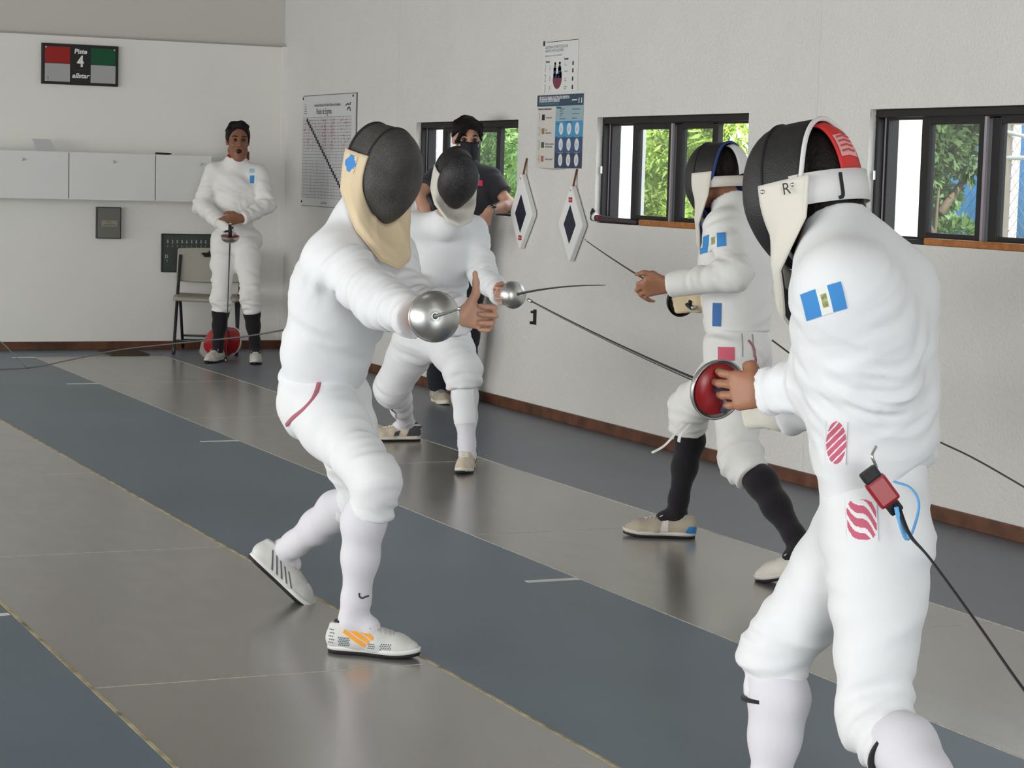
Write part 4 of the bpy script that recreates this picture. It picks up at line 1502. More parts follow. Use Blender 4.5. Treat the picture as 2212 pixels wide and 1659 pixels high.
# --- epee ---------------------------------------------------------------------------------
def epee(name, guard_c, bdir, label, side=(0, 0, 1), bend=.02, length=.90, pad=None, grip_m=None, R=.0675, steel=None, bend_dir=None, tip=True, finish=None, depth=.052):
    """guard_c: centre of the guard's rim; bdir: towards the point"""
    d = unit(bdir)
    s = unit(np.array(side)-d*(np.array(side)@d))
    t = np.cross(d, s)
    Rm = np.column_stack([s, t, d])
    c = np.array(guard_c, float)
    root = empty(name, c, label, 'epee', 'epees of the fencers')
    prof = [(R, 0)]+[(R*math.cos(a), depth*math.sin(a)**.9) for a in np.linspace(.12, 1.42, 12)]+[(.006, depth+.001), (.006, depth-.003)]
    inn = [((R-.0025)*math.cos(a), (depth-.0025)*math.sin(a)**.9) for a in np.linspace(1.42, .12, 12)]+[(R-.0025, 0), (R+.0015, -.001), (R, 0)]
    MB().lathe(prof+inn, c, Rm, 48).build('guard', finish or M_steel, root, True)
    e = c+d*depth
    bd = unit(bend_dir) if bend_dir is not None else s
    pts = [e-d*.03+d*(length+.03)*(i/30)+bd*bend*4*((i/30)-(i/30)**2)*(-1) for i in range(31)]
    MB().tube(pts, [.0062-.0040*(i/30)**.7 for i in range(31)], 6).build('blade', M_blade, root, True)
    if tip:
        MB().tube([pts[-1], pts[-1]+d*.018], [.0042, .0042], 8).build('point_tip', M_steel, root, True)
    pd = MB().lathe([(.004, .018), (R*.62, .016), (R*.86, .008), (R*.86, .004), (.004, .006)], c, Rm, 36).build('guard_pad', pad or M_rubber, root, True)
    g = MB()
    g.tube([c+d*.02, c-d*.03+t*.002, c-d*.085-s*.004], [.013, .0135, .011], 10, flat=.75)
    g.tube([c-d*.03, c-d*.035-s*.022, c-d*.028-s*.04], [.009, .008, .007], 8)
    g.tube([c-d*.058, c-d*.062+s*.02], [.009, .008], 8)
    g.build('grip', grip_m or M_rubber, root, True)
    MB().lathe([(.001, -.097), (.009, -.096), (.010, -.088), (.006, -.083)], c, Rm, 16).build('pommel', M_steel, root, True)
    pl = MB()
    pl.box((.018, -.006, .0), (.032, .006, .016), np.block([[Rm, c[:, None]], [np.zeros((1, 3)), np.ones((1, 1))]]), .002)
    pl.build('socket', M_red if pad is not None else M_rubber, root)
    return root

# --- the figure ---------------------------------------------------------------------------
def figure(J, label, skin, style, vox=.0062, cvox=.0085, seed=0):
    """J: joints in the hall; style: what is worn"""
    g = {k: np.array(v, float) for k, v in J.items()}
    base = (g['ankL']+g['ankR'])/2
    root = empty('person', (base[0], base[1], 0), label, 'person')
    tf = unit(g['tf'])                       # where the chest faces
    hm = frame(g['hf'], g.get('hu', (0, 0, 1)))
    pel, wai, che, neb, hd = g['pel'], g['wai'], g['che'], g['neb'], g['head']
    spine = unit(che-pel)
    th = style.get('thick', .90)
    parts = {}
    # body: one continuous skin
    lo, hi = bounds([v for k, v in g.items() if k not in ('tf', 'hf', 'hu', 'handL', 'handR', 'toeL', 'toeR')], .16)
    lo[2] = max(lo[2], -.02)
    for s in 'LR':
        if 'hand'+s in style:
            w = g['wr'+s]+unit(style['hand'+s][0])*.24
            lo, hi = np.minimum(lo, w-.05), np.maximum(hi, w+.05)
    F = Field(lo, hi, vox)
    F.cone(g['hipL'], g['hipR'], .085, .085, .04)
    F.cone(pel, wai, .115*th, .105*th, .05, flat=tf, fs=.78)
    F.cone(wai, che, .105*th, .120*th, .05, flat=tf, fs=.74)
    F.cone(g['shL'], g['shR'], .050, .050, .05)
    F.cone(che+spine*.05, neb-spine*.02, .090*th*th, .050, .03, flat=tf, fs=.7)
    F.cone(neb, hd-hm[:, 2]*.05-hm[:, 0]*.02, .054, .050, .03)
    for s in 'LR':
        F.cone(g['sh'+s], g['el'+s], .046*th, .037*th, .04)
        F.cone(g['el'+s], lerp(g['el'+s], g['wr'+s], .35), .037, .038*th, .02)
        F.cone(lerp(g['el'+s], g['wr'+s], .35), g['wr'+s], .038*th, .026, .02)
        F.cone(g['hip'+s], g['kne'+s], .078*th, .050, .04)
        F.cone(g['kne'+s], g['ank'+s], .043, .030, .03)
        F.cone(g['ank'+s], g['ank'+s]+unit(g['toe'+s])*.05-unit(g['ank'+s]-g['kne'+s])*-.03, .026, .020, .02)
        hs = style.get('hand'+s)
        if hs:
            hand(F, g['wr'+s], *hs)
    hc = hd+hm[:, 0]*style.get('hfw', .018)
    head_shape(Scaled(F, hc, style.get('hscale', .82)), hc, hm, style.get('mouth', False))
    parts['body'] = skin_field('body', F, skin, root)
    return root, parts, g, tf, hm, spine

def jacket(root, g, tf, spine, m, seed, vox=.0085, hem=(-.06, .25), cuffs=('L', 'R'), collar=True, th=1.0, slv=1.0, short=None, name='jacket', extra=(), hemn=None, base=.003, amp=1.0, cuffcut=.0, colr=.075, colh=.065, colax=None, kb=1.0):
    pel, wai, che, neb = g['pel'], g['wai'], g['che'], g['neb']
    pts = [pel, wai, che, neb, g['shL'], g['shR'], g['elL'], g['elR'], g['wrL'], g['wrR'], g['hipL'], g['hipR']]
    lo, hi = bounds(pts, .22)
    F = Field(lo, hi, vox)
    for s in 'LR':
        e, w, sh = g['el'+s], g['wr'+s], g['sh'+s]
        if short:
            F.cone(sh, lerp(sh, e, short+.15), .068*slv, .066*slv, .05)
            F.cut(lerp(sh, e, short), unit(e-sh), .13)
        else:
            d = unit(w-e)
            F.cone(sh, e, .068*slv, .059*slv, .05)
            F.cone(e, w+d*.03, .059*slv, .047*slv, .04)
            F.cut(w+d*cuffcut, d, .12)
    mid = lerp(g['shL'], g['shR'], .5)
    F.cone(pel-spine*.02, wai, .158*th, .142*th, .05, flat=tf, fs=.80)
    F.cone(wai, che, .142*th, .156*th, .05, flat=tf, fs=.80)
    F.cone(che, mid-spine*.03, .155*th, .100, .10*kb, flat=tf, fs=.82)
    for s in 'LR':
        sh = g['sh'+s]
        side = unit(sh-mid)
        F.cone(neb-spine*.01, lerp(mid, sh, .85)-spine*.005, .064, .066, .10*kb)
        F.cone(lerp(mid, sh, .72)-spine*.045, wai+side*.05*th, .074*(.5+.5*th), .093*th, .12*kb)
    hn = unit(hemn) if hemn is not None else unit(-spine+tf*hem[1])
    F.cut(pel+spine*hem[0], hn, .34)
    for x in extra:
        F.cone(*x)
    if collar:
        ax = unit(colax) if colax is not None else unit(g['head']-neb)
        F.cone(neb-ax*.02, neb+ax*(colh+.03), colr, colr-.006, .03)
        F.cut(neb+ax*colh, ax, .12)
    sp = []
    A = .0075*amp
    for s in 'LR':
        e, w, sh = g['el'+s], g['wr'+s], g['sh'+s]
        if not short:
            sp.append((e, unit(w-e)+unit(e-sh), .042, A, .13))
            sp.append((lerp(e, w, .65), w-e+np.cross(w-e, (0, 0, .3)), .05, A*.7, .13))
        sp.append((lerp(sh, e, .35), unit(e-sh)+.5*unit(che-sh), .055, A*.7, .13))
    sp.append((wai, spine+.35*np.cross(spine, tf), .075, A*.9, .17))
    sp.append((lerp(wai, che, .6)+tf*.1, spine*.8+.5*np.cross(spine, tf), .085, A*.6, .16))
    sp.append((pel, spine+.2*np.cross(spine, tf), .07, A*.7, .15))
    return skin_field(name, F, m, root, sp, seed, base)

def breeches(root, g, tf, spine, m, seed, vox=.0085, cuff=.10, th=1.0, name='breeches', full=False, rk=.082, amp=1.0):
    pts = [g[k] for k in ('pel', 'hipL', 'hipR', 'kneL', 'kneR', 'ankL', 'ankR')]
    lo, hi = bounds(pts, .2)
    F = Field(lo, hi, vox)
    F.cone(g['hipL'], g['hipR'], .112*th, .112*th, .05)
    F.cone(g['pel'], g['pel']+spine*.12, .142*th, .128*th, .04, flat=tf, fs=.85)
    F.cut(g['pel']+spine*.13, spine, .22)
    sp = []
    for s in 'LR':
        h, k, a = g['hip'+s], g['kne'+s], g['ank'+s]
        d = unit(a-k)
        F.cone(h, lerp(h, k, .35), .112*th, .102*th, .05)
        F.cone(lerp(h, k, .35), k, .102*th, rk*th, .04)
        if full:
            F.cone(k, a, rk*th, .068*th, .04)
            F.cut(a-d*.015, d, .12)
            sp.append((a-d*.06, d, .05, .008, .10))
        else:
            F.cone(k, k+d*(cuff+.05), rk*th, (rk-.012)*th, .03)
            F.cut(k+d*cuff, d, .13)
            sp.append((k+d*cuff*.6, d+.25*np.cross(d, tf), .045, .0085*amp, .085))
        sp.append((k, d+unit(k-h), .05, .0085*amp, .11))
        sp.append((lerp(h, k, .5), unit(k-h)+.6*np.cross(unit(k-h), tf), .10, .005*amp, .20))
        sp.append((h, unit(k-h)+.4*tf, .07, .007*amp, .14))
    return skin_field(name, F, m, root, sp, seed)

def sock(root, g, s, m, tf, seed, cuff=.06, vox=.007, label=None, r=1.0, up=None):
    k, a = g['kne'+s], g['ank'+s]
    d = unit(a-k)
    toe = unit(g['toe'+s])
    bk = unit(-toe-d*((-toe)@d))
    lo, hi = bounds([k, a], .13)
    F = Field(lo, hi, vox)
    F.chain([k+d*.03, lerp(k, a, .30)+bk*.016, lerp(k, a, .55)+bk*.008, lerp(k, a, .85), a], [.056*r, .061*r, .052*r, .039*r, .040*r], .03)
    u = np.array(up if up is not None else (0, 0, 1.))
    F.cone(a, a+toe*.05-u*.02, .038, .034, .02)
    F.cut(k+d*cuff, -d, .10)
    sp = [(lerp(k, a, .9), d, .022, .0025, .06), (k+d*.09, d, .02, .0015, .05)]
    o = skin_field('sock', F, m, root, sp, seed, .0012)
    if label: o['label'] = label
    return o

def hair_cap(root, c, M, label=None, grow=1.07, back=.0, fringe=(), front=.55, vox=.005, locks=(), nape=.055):
    f, l, u = M[:, 0], M[:, 1], M[:, 2]
    c = np.array(c)
    F = Field(c-.19, c+.19, vox)
    F.ell(c+u*.040-f*.016, M, (.106*grow, .083*grow, .094*grow), .02)
    for (p, q, r0, r1) in fringe:
        F.cone(c+f*p[0]+l*p[1]+u*p[2], c+f*q[0]+l*q[1]+u*q[2], r0, r1, .02)
    F.cut(c+f*.045+u*.052, f*1.0-u*front, .25)
    F.cut(c-u*nape, -u+f*.5, .22)
    for (p, q, r0, r1) in locks:
        F.cone(c+f*p[0]+l*p[1]+u*p[2], c+f*q[0]+l*q[1]+u*q[2], r0, r1, .012)
    V, Q = F.nets()
    V = folds(V, Q, [(c+u*.09, f+l*.3, .022, .004, .14)], 5, .004)
    o = link('hair', mesh_np('hair', V, Q), M_hair, root, True)
    if label: o['label'] = label
    return o
# ------------------------------------------------------------------ the six people
AW = -Fd                                  # towards the viewer
def hv(r, f, z=0.0):
    """direction made of image-right, away and upward shares"""
    a = unit((Rt[0], Rt[1], 0)); b = unit((Fd[0], Fd[1], 0))
    return unit(r*a+f*b+np.array((0, 0, z)))
UPZ = np.array((0, 0, 1.0))
FLAGM = [M_flagb, M_flagw, M_gold]

# ---- fencer in the foreground on the left, lunging with thumb up -----------------------------
def person_one():
    J = dict(pel=at(690, 838, 6.58), wai=at(710, 745, 6.50), che=at(737, 622, 6.42), neb=at(782, 482, 6.34), head=at(827, 366, 6.26),
             shR=at(722, 560, 6.25), shL=at(835, 552, 6.50), elR=at(826, 652, 6.00), wrR=at(898, 688, 5.80), elL=at(885, 660, 6.40), wrL=at(1000, 682, 6.22),
             hipR=at(682, 868, 6.50), hipL=at(722, 866, 6.66), kneR=at(812, 1040, 6.22), ankR=at(762, 1338, 6.34),
             kneL=at(790, 1075, 6.70), ankL=at(612, 1192, 7.04), toeR=hv(1, -.25), toeL=unit(at(690, 1288, 7.10)-at(602, 1206, 7.06)),
             tf=hv(.75, -.65, -.15), hf=hv(.66, -.72, -.22))
    st = dict(handR=(unit(at(940, 692, 5.60)-at(905, 690, 5.80)), UPZ, hv(.6, .8), 'grip', 'over'),
              handL=(hv(1, -.05, -.06), hv(-.05, 0, 1), hv(.1, -.95), 'fist', 'up', .98), hfw=0, hscale=.80)
    root, P, g, tf, hm, sp = figure(J, 'masked fencer in white lunging with a bare thumb up, orange-striped shoe in front', M_skin2, st, .0058)
    jk = jacket(root, g, tf, sp, M_white, 1, .0075, hem=(-.085, -.45), th=.90, kb=.8, colr=.080, amp=1.7, slv=1.18, hemn=-UPZ*.9+hv(-.45, 0))
    br = breeches(root, g, tf, sp, M_white, 2, .0075, cuff=.105, th=.92, rk=.076)
    upL = unit(g['kneL']-g['ankL'])
    skR = sock(root, g, 'R', M_sockw, tf, 3)
    pts = on_surface(skR, ((776, 1281), (777, 1289), (783, 1292), (790, 1289), (797, 1287)))
    if len(pts) > 2: MB().tube(curve_pts(pts, 12), .003, 6, flat=.4).build('tick_logo', mat('dark_grey_thread', (.06, .06, .07), .8), skR, True)
    sock(root, g, 'L', M_sockw, tf, 4, up=upL)
    shoe(root, g['ankR'], g['toeR'], UPZ, M_shoes, (M_rubber, mat('white_midsole', (.75, .75, .74), .5, .4)), stripes=M_orange, label='pale grey shoe with three orange stripes', size=.98, vox=.004, collar_m=mat('navy_lining', (.012, .015, .03), .8), dots=(mat('grey_blue_hole', (.10, .15, .18), .8), [(-.062, -.044, .035, .072, 3, 5), (-.030, .006, .030, .052, 6, 5), (.062, .085, .028, .040, 4, 3), (.10, .135, .026, .042, 5, 4)]))
    tl = g['toeL']
    shoe(root, g['ankL'], tl, unit(np.cross(tl, np.cross(UPZ, tl))), M_shoes, (M_rubber, mat('white_midsole', (.75, .75, .74), .5, .4)), label='trailing grey shoe on its toe', size=.98,
         accents=[('shoe_stripe', [(-.04+.022*i, .075-.004*i), (-.033+.022*i, .075-.004*i), (.012+.022*i, .025), (.004+.022*i, .025)], mat('dark_grey_stripe', (.10, .10, .11), .6)) for i in range(5)])
    mk, bib, T, G = mask(root, g['head'], hm, M_mesh_grey, M_bibb, M_rubber, 'dark wire mask with a long beige bib', .92,
                    strap=dict(m=M_black), bib_drop=.27, flap_back=.062, flap_top=.050, bibx=.10, bibM=frame(hv(.74, -.66, -.02)))
    decal(mk, 'blue_patch', bib, T((-.018, -.118, .012)), -hm[:, 1], hm[:, 2], .048, .048, [M_blue_t, M_bibb], lambda u, v: 0 if (abs(u-.5)+abs(v-.5)) < .62 else 1, off=.004)
    # red piping along the hip pocket of the breeches
    pts = on_surface(br, ((690, 812), (687, 835), (676, 862), (655, 885), (632, 903), (618, 918)))
    if len(pts) > 3:
        MB().tube(curve_pts(pts, 20), .007, 8, flat=.4).build('red_piping', mat('faded_red_piping', (.42, .13, .17), .8), br, True)
    epee('epee', at(938, 684, 5.60), at(990, 668, 4.72)-at(938, 684, 5.60), 'epee held out by the lunging left fencer, its round steel guard turned to the viewer', side=UPZ, pad=M_redc, R=.0655, length=.86, bend=0)
    return root
person_one()

# ---- masked fencer in the middle, coming forward --------------------------------------------
def person_two():
    J = dict(pel=at(930, 712, 10.76), wai=at(938, 640, 10.68), che=at(946, 545, 10.50), neb=at(968, 478, 10.34), head=at(986, 379, 10.24),
             shR=at(888, 490, 10.42), shL=at(1022, 500, 10.54), elL=at(1047, 600, 10.48), wrL=at(1086, 638, 10.26), elR=at(846, 566, 10.78), wrR=at(866, 598, 10.48),
             hipL=at(962, 730, 10.72), hipR=at(902, 730, 10.80), kneL=at(1000, 800, 10.38), ankL=at(1010, 985, 10.38), kneR=at(846, 838, 11.05), ankR=at(880, 915, 11.42),
             toeL=hv(-.12, -1), toeR=hv(-.95, -.25), tf=hv(.35, -.9, -.12), hf=hv(.30, -.9, -.52))
    st = dict(handL=(unit(at(1106, 640, 10.12)-at(1086, 638, 10.26)), UPZ, hv(-.8, .2), 'grip', 'over'), handR=(unit(-UPZ*.55+hv(.35, -.75)), hv(.3, -.6, .7), hv(.9, .3), 'relaxed', 'side'))
    root, P, g, tf, hm, sp = figure(J, 'masked fencer in white facing the viewer before the man in black', M_skin2, st, .0065)
    jacket(root, g, tf, sp, M_white, 11, .0085, hem=(-.10, .1), kb=.5, th=.97, amp=1.7, slv=1.08, colr=.062, colh=.04)
    breeches(root, g, tf, sp, M_white, 12, .009, cuff=.085, th=1.0, rk=.090, amp=1.2)
    sl = sock(root, g, 'L', M_sockw, tf, 13)
    sr = sock(root, g, 'R', M_sockw, tf, 14)
    # shin guards under the socks
    for s, so in (('L', sl), ('R', sr)):
        k, a, t = g['kne'+s], g['ank'+s], unit(g['toe'+s])
        d = unit(a-k)
        n = unit(t-d*(t@d))
        c = lerp(k, a, .42)
        decal(so, 'shin_guard', so, c+n*.05, n, -d, .095, .16, [M_white], lambda u, v: 0, nu=10, nv=12, off=.006)
    dk = mat('dark_grey_shoe_cloth', (.06, .06, .07), .7)
    for s in 'LR':
        shoe(root, g['ank'+s], g['toe'+s], UPZ, mat('dusty_tan_shoe', (.62, .53, .42), .7, .3, var=.15, vscale=30), (M_rubber, mat('cream_midsole', (.72, .68, .58), .6)), label='dusty cream shoe with dark heel', size=.98,
             accents=[('heel_panel', [(-.072, .082), (-.01, .085), (.012, .030), (-.075, .030)], dk), ('side_panel', [(.045, .060), (.075, .052), (.085, .030), (.055, .032)], dk)], lace_m=mat('cream_lace', (.80, .77, .70), .9), tongue_m=mat('grey_tongue', (.25, .24, .24), .8), collar_m=dk)
    mask(root, g['head'], hm, M_mesh_spec, M_bibw, M_rubber, 'speckled black wire mask with off-white bib', .91, strap=dict(m=M_black), crease=True, bib_drop=.232, flap_back=.055, flap_top=.03, bibx=.115, bibM=frame(hv(.28, -.95, .12)))
    gc = at(1108, 637, 10.13)
    tip = at(1304, 616, 9.42)
    epee('epee', gc, tip-gc, 'epee of the middle fencer, steel guard up and blade bending towards the right wall', side=UPZ, pad=M_black, R=.0635, bend=.012, bend_dir=(0, 0, -1), length=np.linalg.norm(tip-gc)-.06)
    return root
person_two()

# ---- man in black at the far window ---------------------------------------------------------
def person_three():
    J = dict(pel=at(985, 570, 13.30), wai=at(990, 515, 13.28), che=at(998, 430, 13.22), neb=at(1004, 358, 13.20), head=at(1008, 303, 13.14),
             shR=at(945, 385, 13.22), shL=at(1058, 386, 13.25), elL=at(1102, 443, 13.18), wrL=at(1056, 456, 12.98), elR=at(905, 420, 13.12), wrR=at(935, 500, 13.00),
             hipR=at(962, 590, 13.30), hipL=at(1010, 590, 13.34), kneR=at(950, 725, 13.25), kneL=at(1005, 725, 13.35), ankR=at(945, 842, 13.42), ankL=at(1000, 845, 13.50),
             toeR=hv(.30, -.95), toeL=hv(.3, -.9), tf=hv(.05, -1), hf=hv(.22, -.95, -.14))
    st = dict(handL=(hv(-.25, -.15, -.95), hv(-.6, -.75, .1), hv(-.7, .6, 0), 'relaxed', 'side'), handR=(hv(.6, .1, -.7), hv(.5, -.6, .6), hv(.3, .6), 'relaxed', 'side'), hfw=0, hscale=1)
    root, P, g, tf, hm, sp = figure(J, 'man in black polo shirt and face mask leaning on the far window sill', M_skin2, st, .0062)
    po = jacket(root, g, tf, sp, M_polo, 21, .009, kb=.5, hem=(-.10, .1), short=.62, th=.98, slv=1.05, name='polo_shirt', colh=.035, colr=.068)
    breeches(root, g, tf, sp, M_jean, 22, .010, full=True, name='jeans', rk=.085, th=.98)
    for s in 'LR':
        shoe(root, g['ank'+s], g['toe'+s], UPZ, M_shoeg, (mat('cream_midsole', (.72, .68, .58), .6),), label='beige trainer', size=1.0, lace_m=mat('grey_lace', (.25, .25, .26), .9))
    hair_cap(root, g['head'], hm, 'dark parted hair falling beside the face', 1.12, front=1.3,
             fringe=[((.0, -.070, .09), (.035, -.078, .0), .024, .014), ((.0, .072, .09), (.030, .080, .0), .022, .012)], locks=[((.075, .01, .108), (.092, -.050, .060), .014, .012), ((.092, -.050, .060), (.070, -.078, -.005), .013, .008), ((.074, .015, .108), (.086, .052, .072), .012, .010), ((.086, .052, .072), (.062, .078, .010), .010, .007), ((.085, -.015, .098), (.096, -.035, .045), .012, .006)])
    c, f, l, u = g['head'], hm[:, 0], hm[:, 1], hm[:, 2]
    G = []
    for i in range(17):
        y = -.066+.132*i/16
        row = []
        for j in range(9):
            z = .004-.108*j/8
            q = 1-(abs(y)/.075)**1.6
            zz = 1-((z+.045)/.075)**2*.55
            row.append(c+f*(.048+.088*q*max(0, zz))+l*y*(1-.25*(j/8)**2)+u*(z-.01*q*(1 if j == 8 else 0)))
        G.append(row)
    fm = solid(MB().grid(G).build('face_mask', mat('black_face_mask_cloth', (.016, .016, .022), .75, .3), root, True), .003)
    MB().tube([r for r in [G[8][j]+f*.002 for j in range(9)]], .002, 6).build('fold_seam', M_black, fm)
    for s in (0, 16):
        MB().tube([G[s][2], c+l*(.082 if s else -.082)-f*.02+u*.012], .0016, 6).build('ear_loop', M_black, fm)
    for s in (-1, 1):
        e = c+f*.0835+l*s*.033+u*.014
        MB().lathe([(.0001, .0)]+[(.0125*math.sin(a), .0125*(1-math.cos(a))) for a in np.linspace(.2, 3.0, 8)], e-f*.012, np.column_stack([l, u, f])).build('eye', mat('eye_dark', (.02, .015, .012), .2), root, True)
        MB().tube([c+f*.090+l*s*.016+u*.036, c+f*.090+l*s*.034+u*.041, c+f*.078+l*s*.052+u*.036], [.0035, .004, .002], 6).build('eyebrow', M_hair, root, True)
    # collar, placket, red chest emblem, wristwatch
    for s in (-1, 1):
        b = g['neb']+tf*.062
        MB().poly_prism([b+UPZ*.045+np.cross(UPZ, tf)*s*.010, b+UPZ*.05+np.cross(UPZ, tf)*s*.055-tf*.03, b-UPZ*.012+np.cross(UPZ, tf)*s*.055, b-UPZ*.02+np.cross(UPZ, tf)*s*.025+tf*.01], tf*.006).build('collar', M_polo, po)
    decal(po, 'chest_emblem', po, at(1036, 391, 13.0), -Fd, UPZ, .030, .036, [mat('red_thread', (.75, .03, .09), .7)], lambda u, v: 0, 4, 4, off=.004)
    w = g['wrL']; d = unit(g['wrL']-g['elL'])
    wm = MB(); wm.lathe([(.030, -.010), (.033, -.010), (.033, .010), (.030, .010)], w-d*.03, frame(d)[:, [1, 2, 0]], 24)
    wo = wm.build('wristwatch', mat('steel_watch_band', (.35, .36, .37), .3, .5, metal=.8), root, True)
    wf = MB(); fr = frame(unit(AW+UPZ*.6-d*(d@(AW+UPZ*.6))), d)
    wf.lathe([(.0001, .012), (.017, .012), (.019, .008), (.019, 0)], w-d*.03+fr[:, 0]*.026, fr[:, [1, 2, 0]], 24)
    wf.build('watch_face', mat('dark_watch_glass', (.02, .02, .025), .15), wo, True)
    return root
person_three()

# ---- fencer further back on the right, left hand held out -----------------------------------
def person_five():
    J = dict(pel=at(1594, 738, 8.10), wai=at(1592, 660, 8.10), che=at(1586, 565, 8.10), neb=at(1584, 462, 8.13), head=at(1552, 385, 8.18),
             shL=at(1560, 492, 7.98), shR=at(1632, 500, 8.24), elL=at(1592, 592, 7.80), wrL=at(1446, 616, 7.92), elR=at(1612, 640, 8.42), wrR=at(1512, 654, 8.42),
             hipL=at(1582, 772, 8.03), hipR=at(1606, 772, 8.18), kneR=at(1490, 880, 8.40), ankR=at(1462, 1112, 8.56), kneL=at(1598, 990, 7.86), ankL=at(1738, 1188, 7.58),
             toeR=hv(-.98, .12), toeL=hv(-.8, .5, -.25), tf=hv(-.72, .66, -.05), hf=hv(-.70, .68, -.10))
    st = dict(handL=(hv(-.95, .1, -.12), hv(-.1, -.5, .9), hv(-.1, .8, -.5), 'bent', 'side', 1.0), handR=(hv(-.9, .25), UPZ, hv(.2, .9), 'grip', 'over'))
    root, P, g, tf, hm, sp = figure(J, 'masked fencer in black socks and beige shoes holding a bare hand out', M_skin, st, .0062)
    jk = jacket(root, g, tf, sp, M_cream, 31, .0085, hem=(.035, .05), th=.90, kb=.5, colr=.072, amp=1.0, slv=.95)
    br = breeches(root, g, tf, sp, M_cream, 32, .0085, cuff=.10, th=.88, rk=.088, amp=1.3)
    for s in 'LR':
        sock(root, g, s, M_sockb, tf, 33, r=.92)
    bl = mat('blue_heel_rubber', (.03, .22, .55), .5)
    tl = g['toeL']
    shoe(root, g['ankR'], g['toeR'], UPZ, M_shoeg, (M_rubber, M_shoew), label='beige suede shoe with white strap and blue heel', size=1.0,
         accents=[('strap', [(.030, .088), (.052, .080), (.062, .028), (.030, .028)], M_shoew), ('heel_tab', [(-.078, .050), (-.050, .050), (-.035, .022), (-.080, .022)], bl)])
    shoe(root, g['ankL'], tl, unit(np.cross(tl, np.cross(UPZ, tl))), M_shoew, (M_rubber, M_shoew), label='white trailing shoe')
    hair_cap(root, g['head']+hm[:, 0]*.018, hm, None, .87)
    mk, bib, T, G = mask(root, g['head'], hm, M_mesh_black, M_bibb if False else M_bibw, M_blue_d, 'black wire mask with white head strap and blue-edged bib', .98,
                    strap=dict(m=mat('greyed_white_strap', (.62, .58, .53), .8), z=(-.04, .0)), tongue=dict(m=mat('white_tongue', (.74, .74, .73), .8), w=.034, y=-.02, arc=80), bib_drop=.26, flap_back=.05, flap_top=.02)
    for dx in (1612, 1637):
        decal(br, 'seam', br, at(dx, 745, 7.8), -Fd, UPZ, .004, .085, [mat('grey_seam', (.35, .35, .36), .8)], lambda u, v: 0, 2, 10)
    # deep blue lining of the bib
    solid(MB().grid([[p+.007*unit((g['head']-p)-hm[:, 2]*((g['head']-p)@hm[:, 2])) for p in r[3:]] for r in G]).build('bib_lining', M_blue_d, bib, True), .003)
    decal(jk, 'flag_patch', jk, at(1558, 491, 7.6), unit(-Fd+.1*Up), UPZ, .082, .056, FLAGM, flag_cols)
    decal(jk, 'blue_panel', jk, at(1532, 676, 7.8), unit(-Fd-.25*Rt), UPZ, .034, .085, [mat('blue_badge', (.05, .16, .42), .8)], lambda u, v: 0)
    decal(br, 'red_badge', br, at(1589, 762, 7.6), -Fd, UPZ, .058, .050, [mat('faded_red_badge', (.62, .12, .18), .8)], lambda u, v: 0)
    rp = mat('faded_red_piping', (.42, .13, .17), .8)
    decal(br, 'red_piping', br, at(1655, 775, 7.9), unit(-Fd+.8*Rt), unit(UPZ-.25*hv(1, 0)), .012, .14, [rp], lambda u, v: 0, 4, 16)
    # dangling cuff ribbon at the front knee
    rb = MB()
    for (ctl) in ([(1478, 912, 8.30), (1452, 945, 8.28), (1432, 965, 8.28), (1408, 978, 8.28)], [(1490, 915, 8.3), (1470, 940, 8.27), (1466, 955, 8.27)]):
        rb.tube(curve_pts([at(*c) for c in ctl], 14), .009, 8, flat=.25)
    rb.build('ribbon', M_cream, br, True)
    gc = at(1474, 650, 8.46)
    tip = at(1266, 520, 9.20)
    epee('epee', gc, tip-gc, 'epee pointing up at the hanging targets, held by the fencer in black socks', side=UPZ, pad=M_black, R=.0635, finish=M_rubber, length=np.linalg.norm(tip-gc)-.06, bend=.008)
    gl = Field(g['wrR']-.24, g['wrR']+.24, .006)
    hand(gl, g['wrR'], hv(-.9, .25), UPZ, hv(.2, .9), 'grip', 'over', 1.12)
    gl.cone(g['wrR'], lerp(g['wrR'], g['elR'], .35), .036, .047, .02)
    skin_field('glove', gl, M_bibb, root)
    return root
person_five()

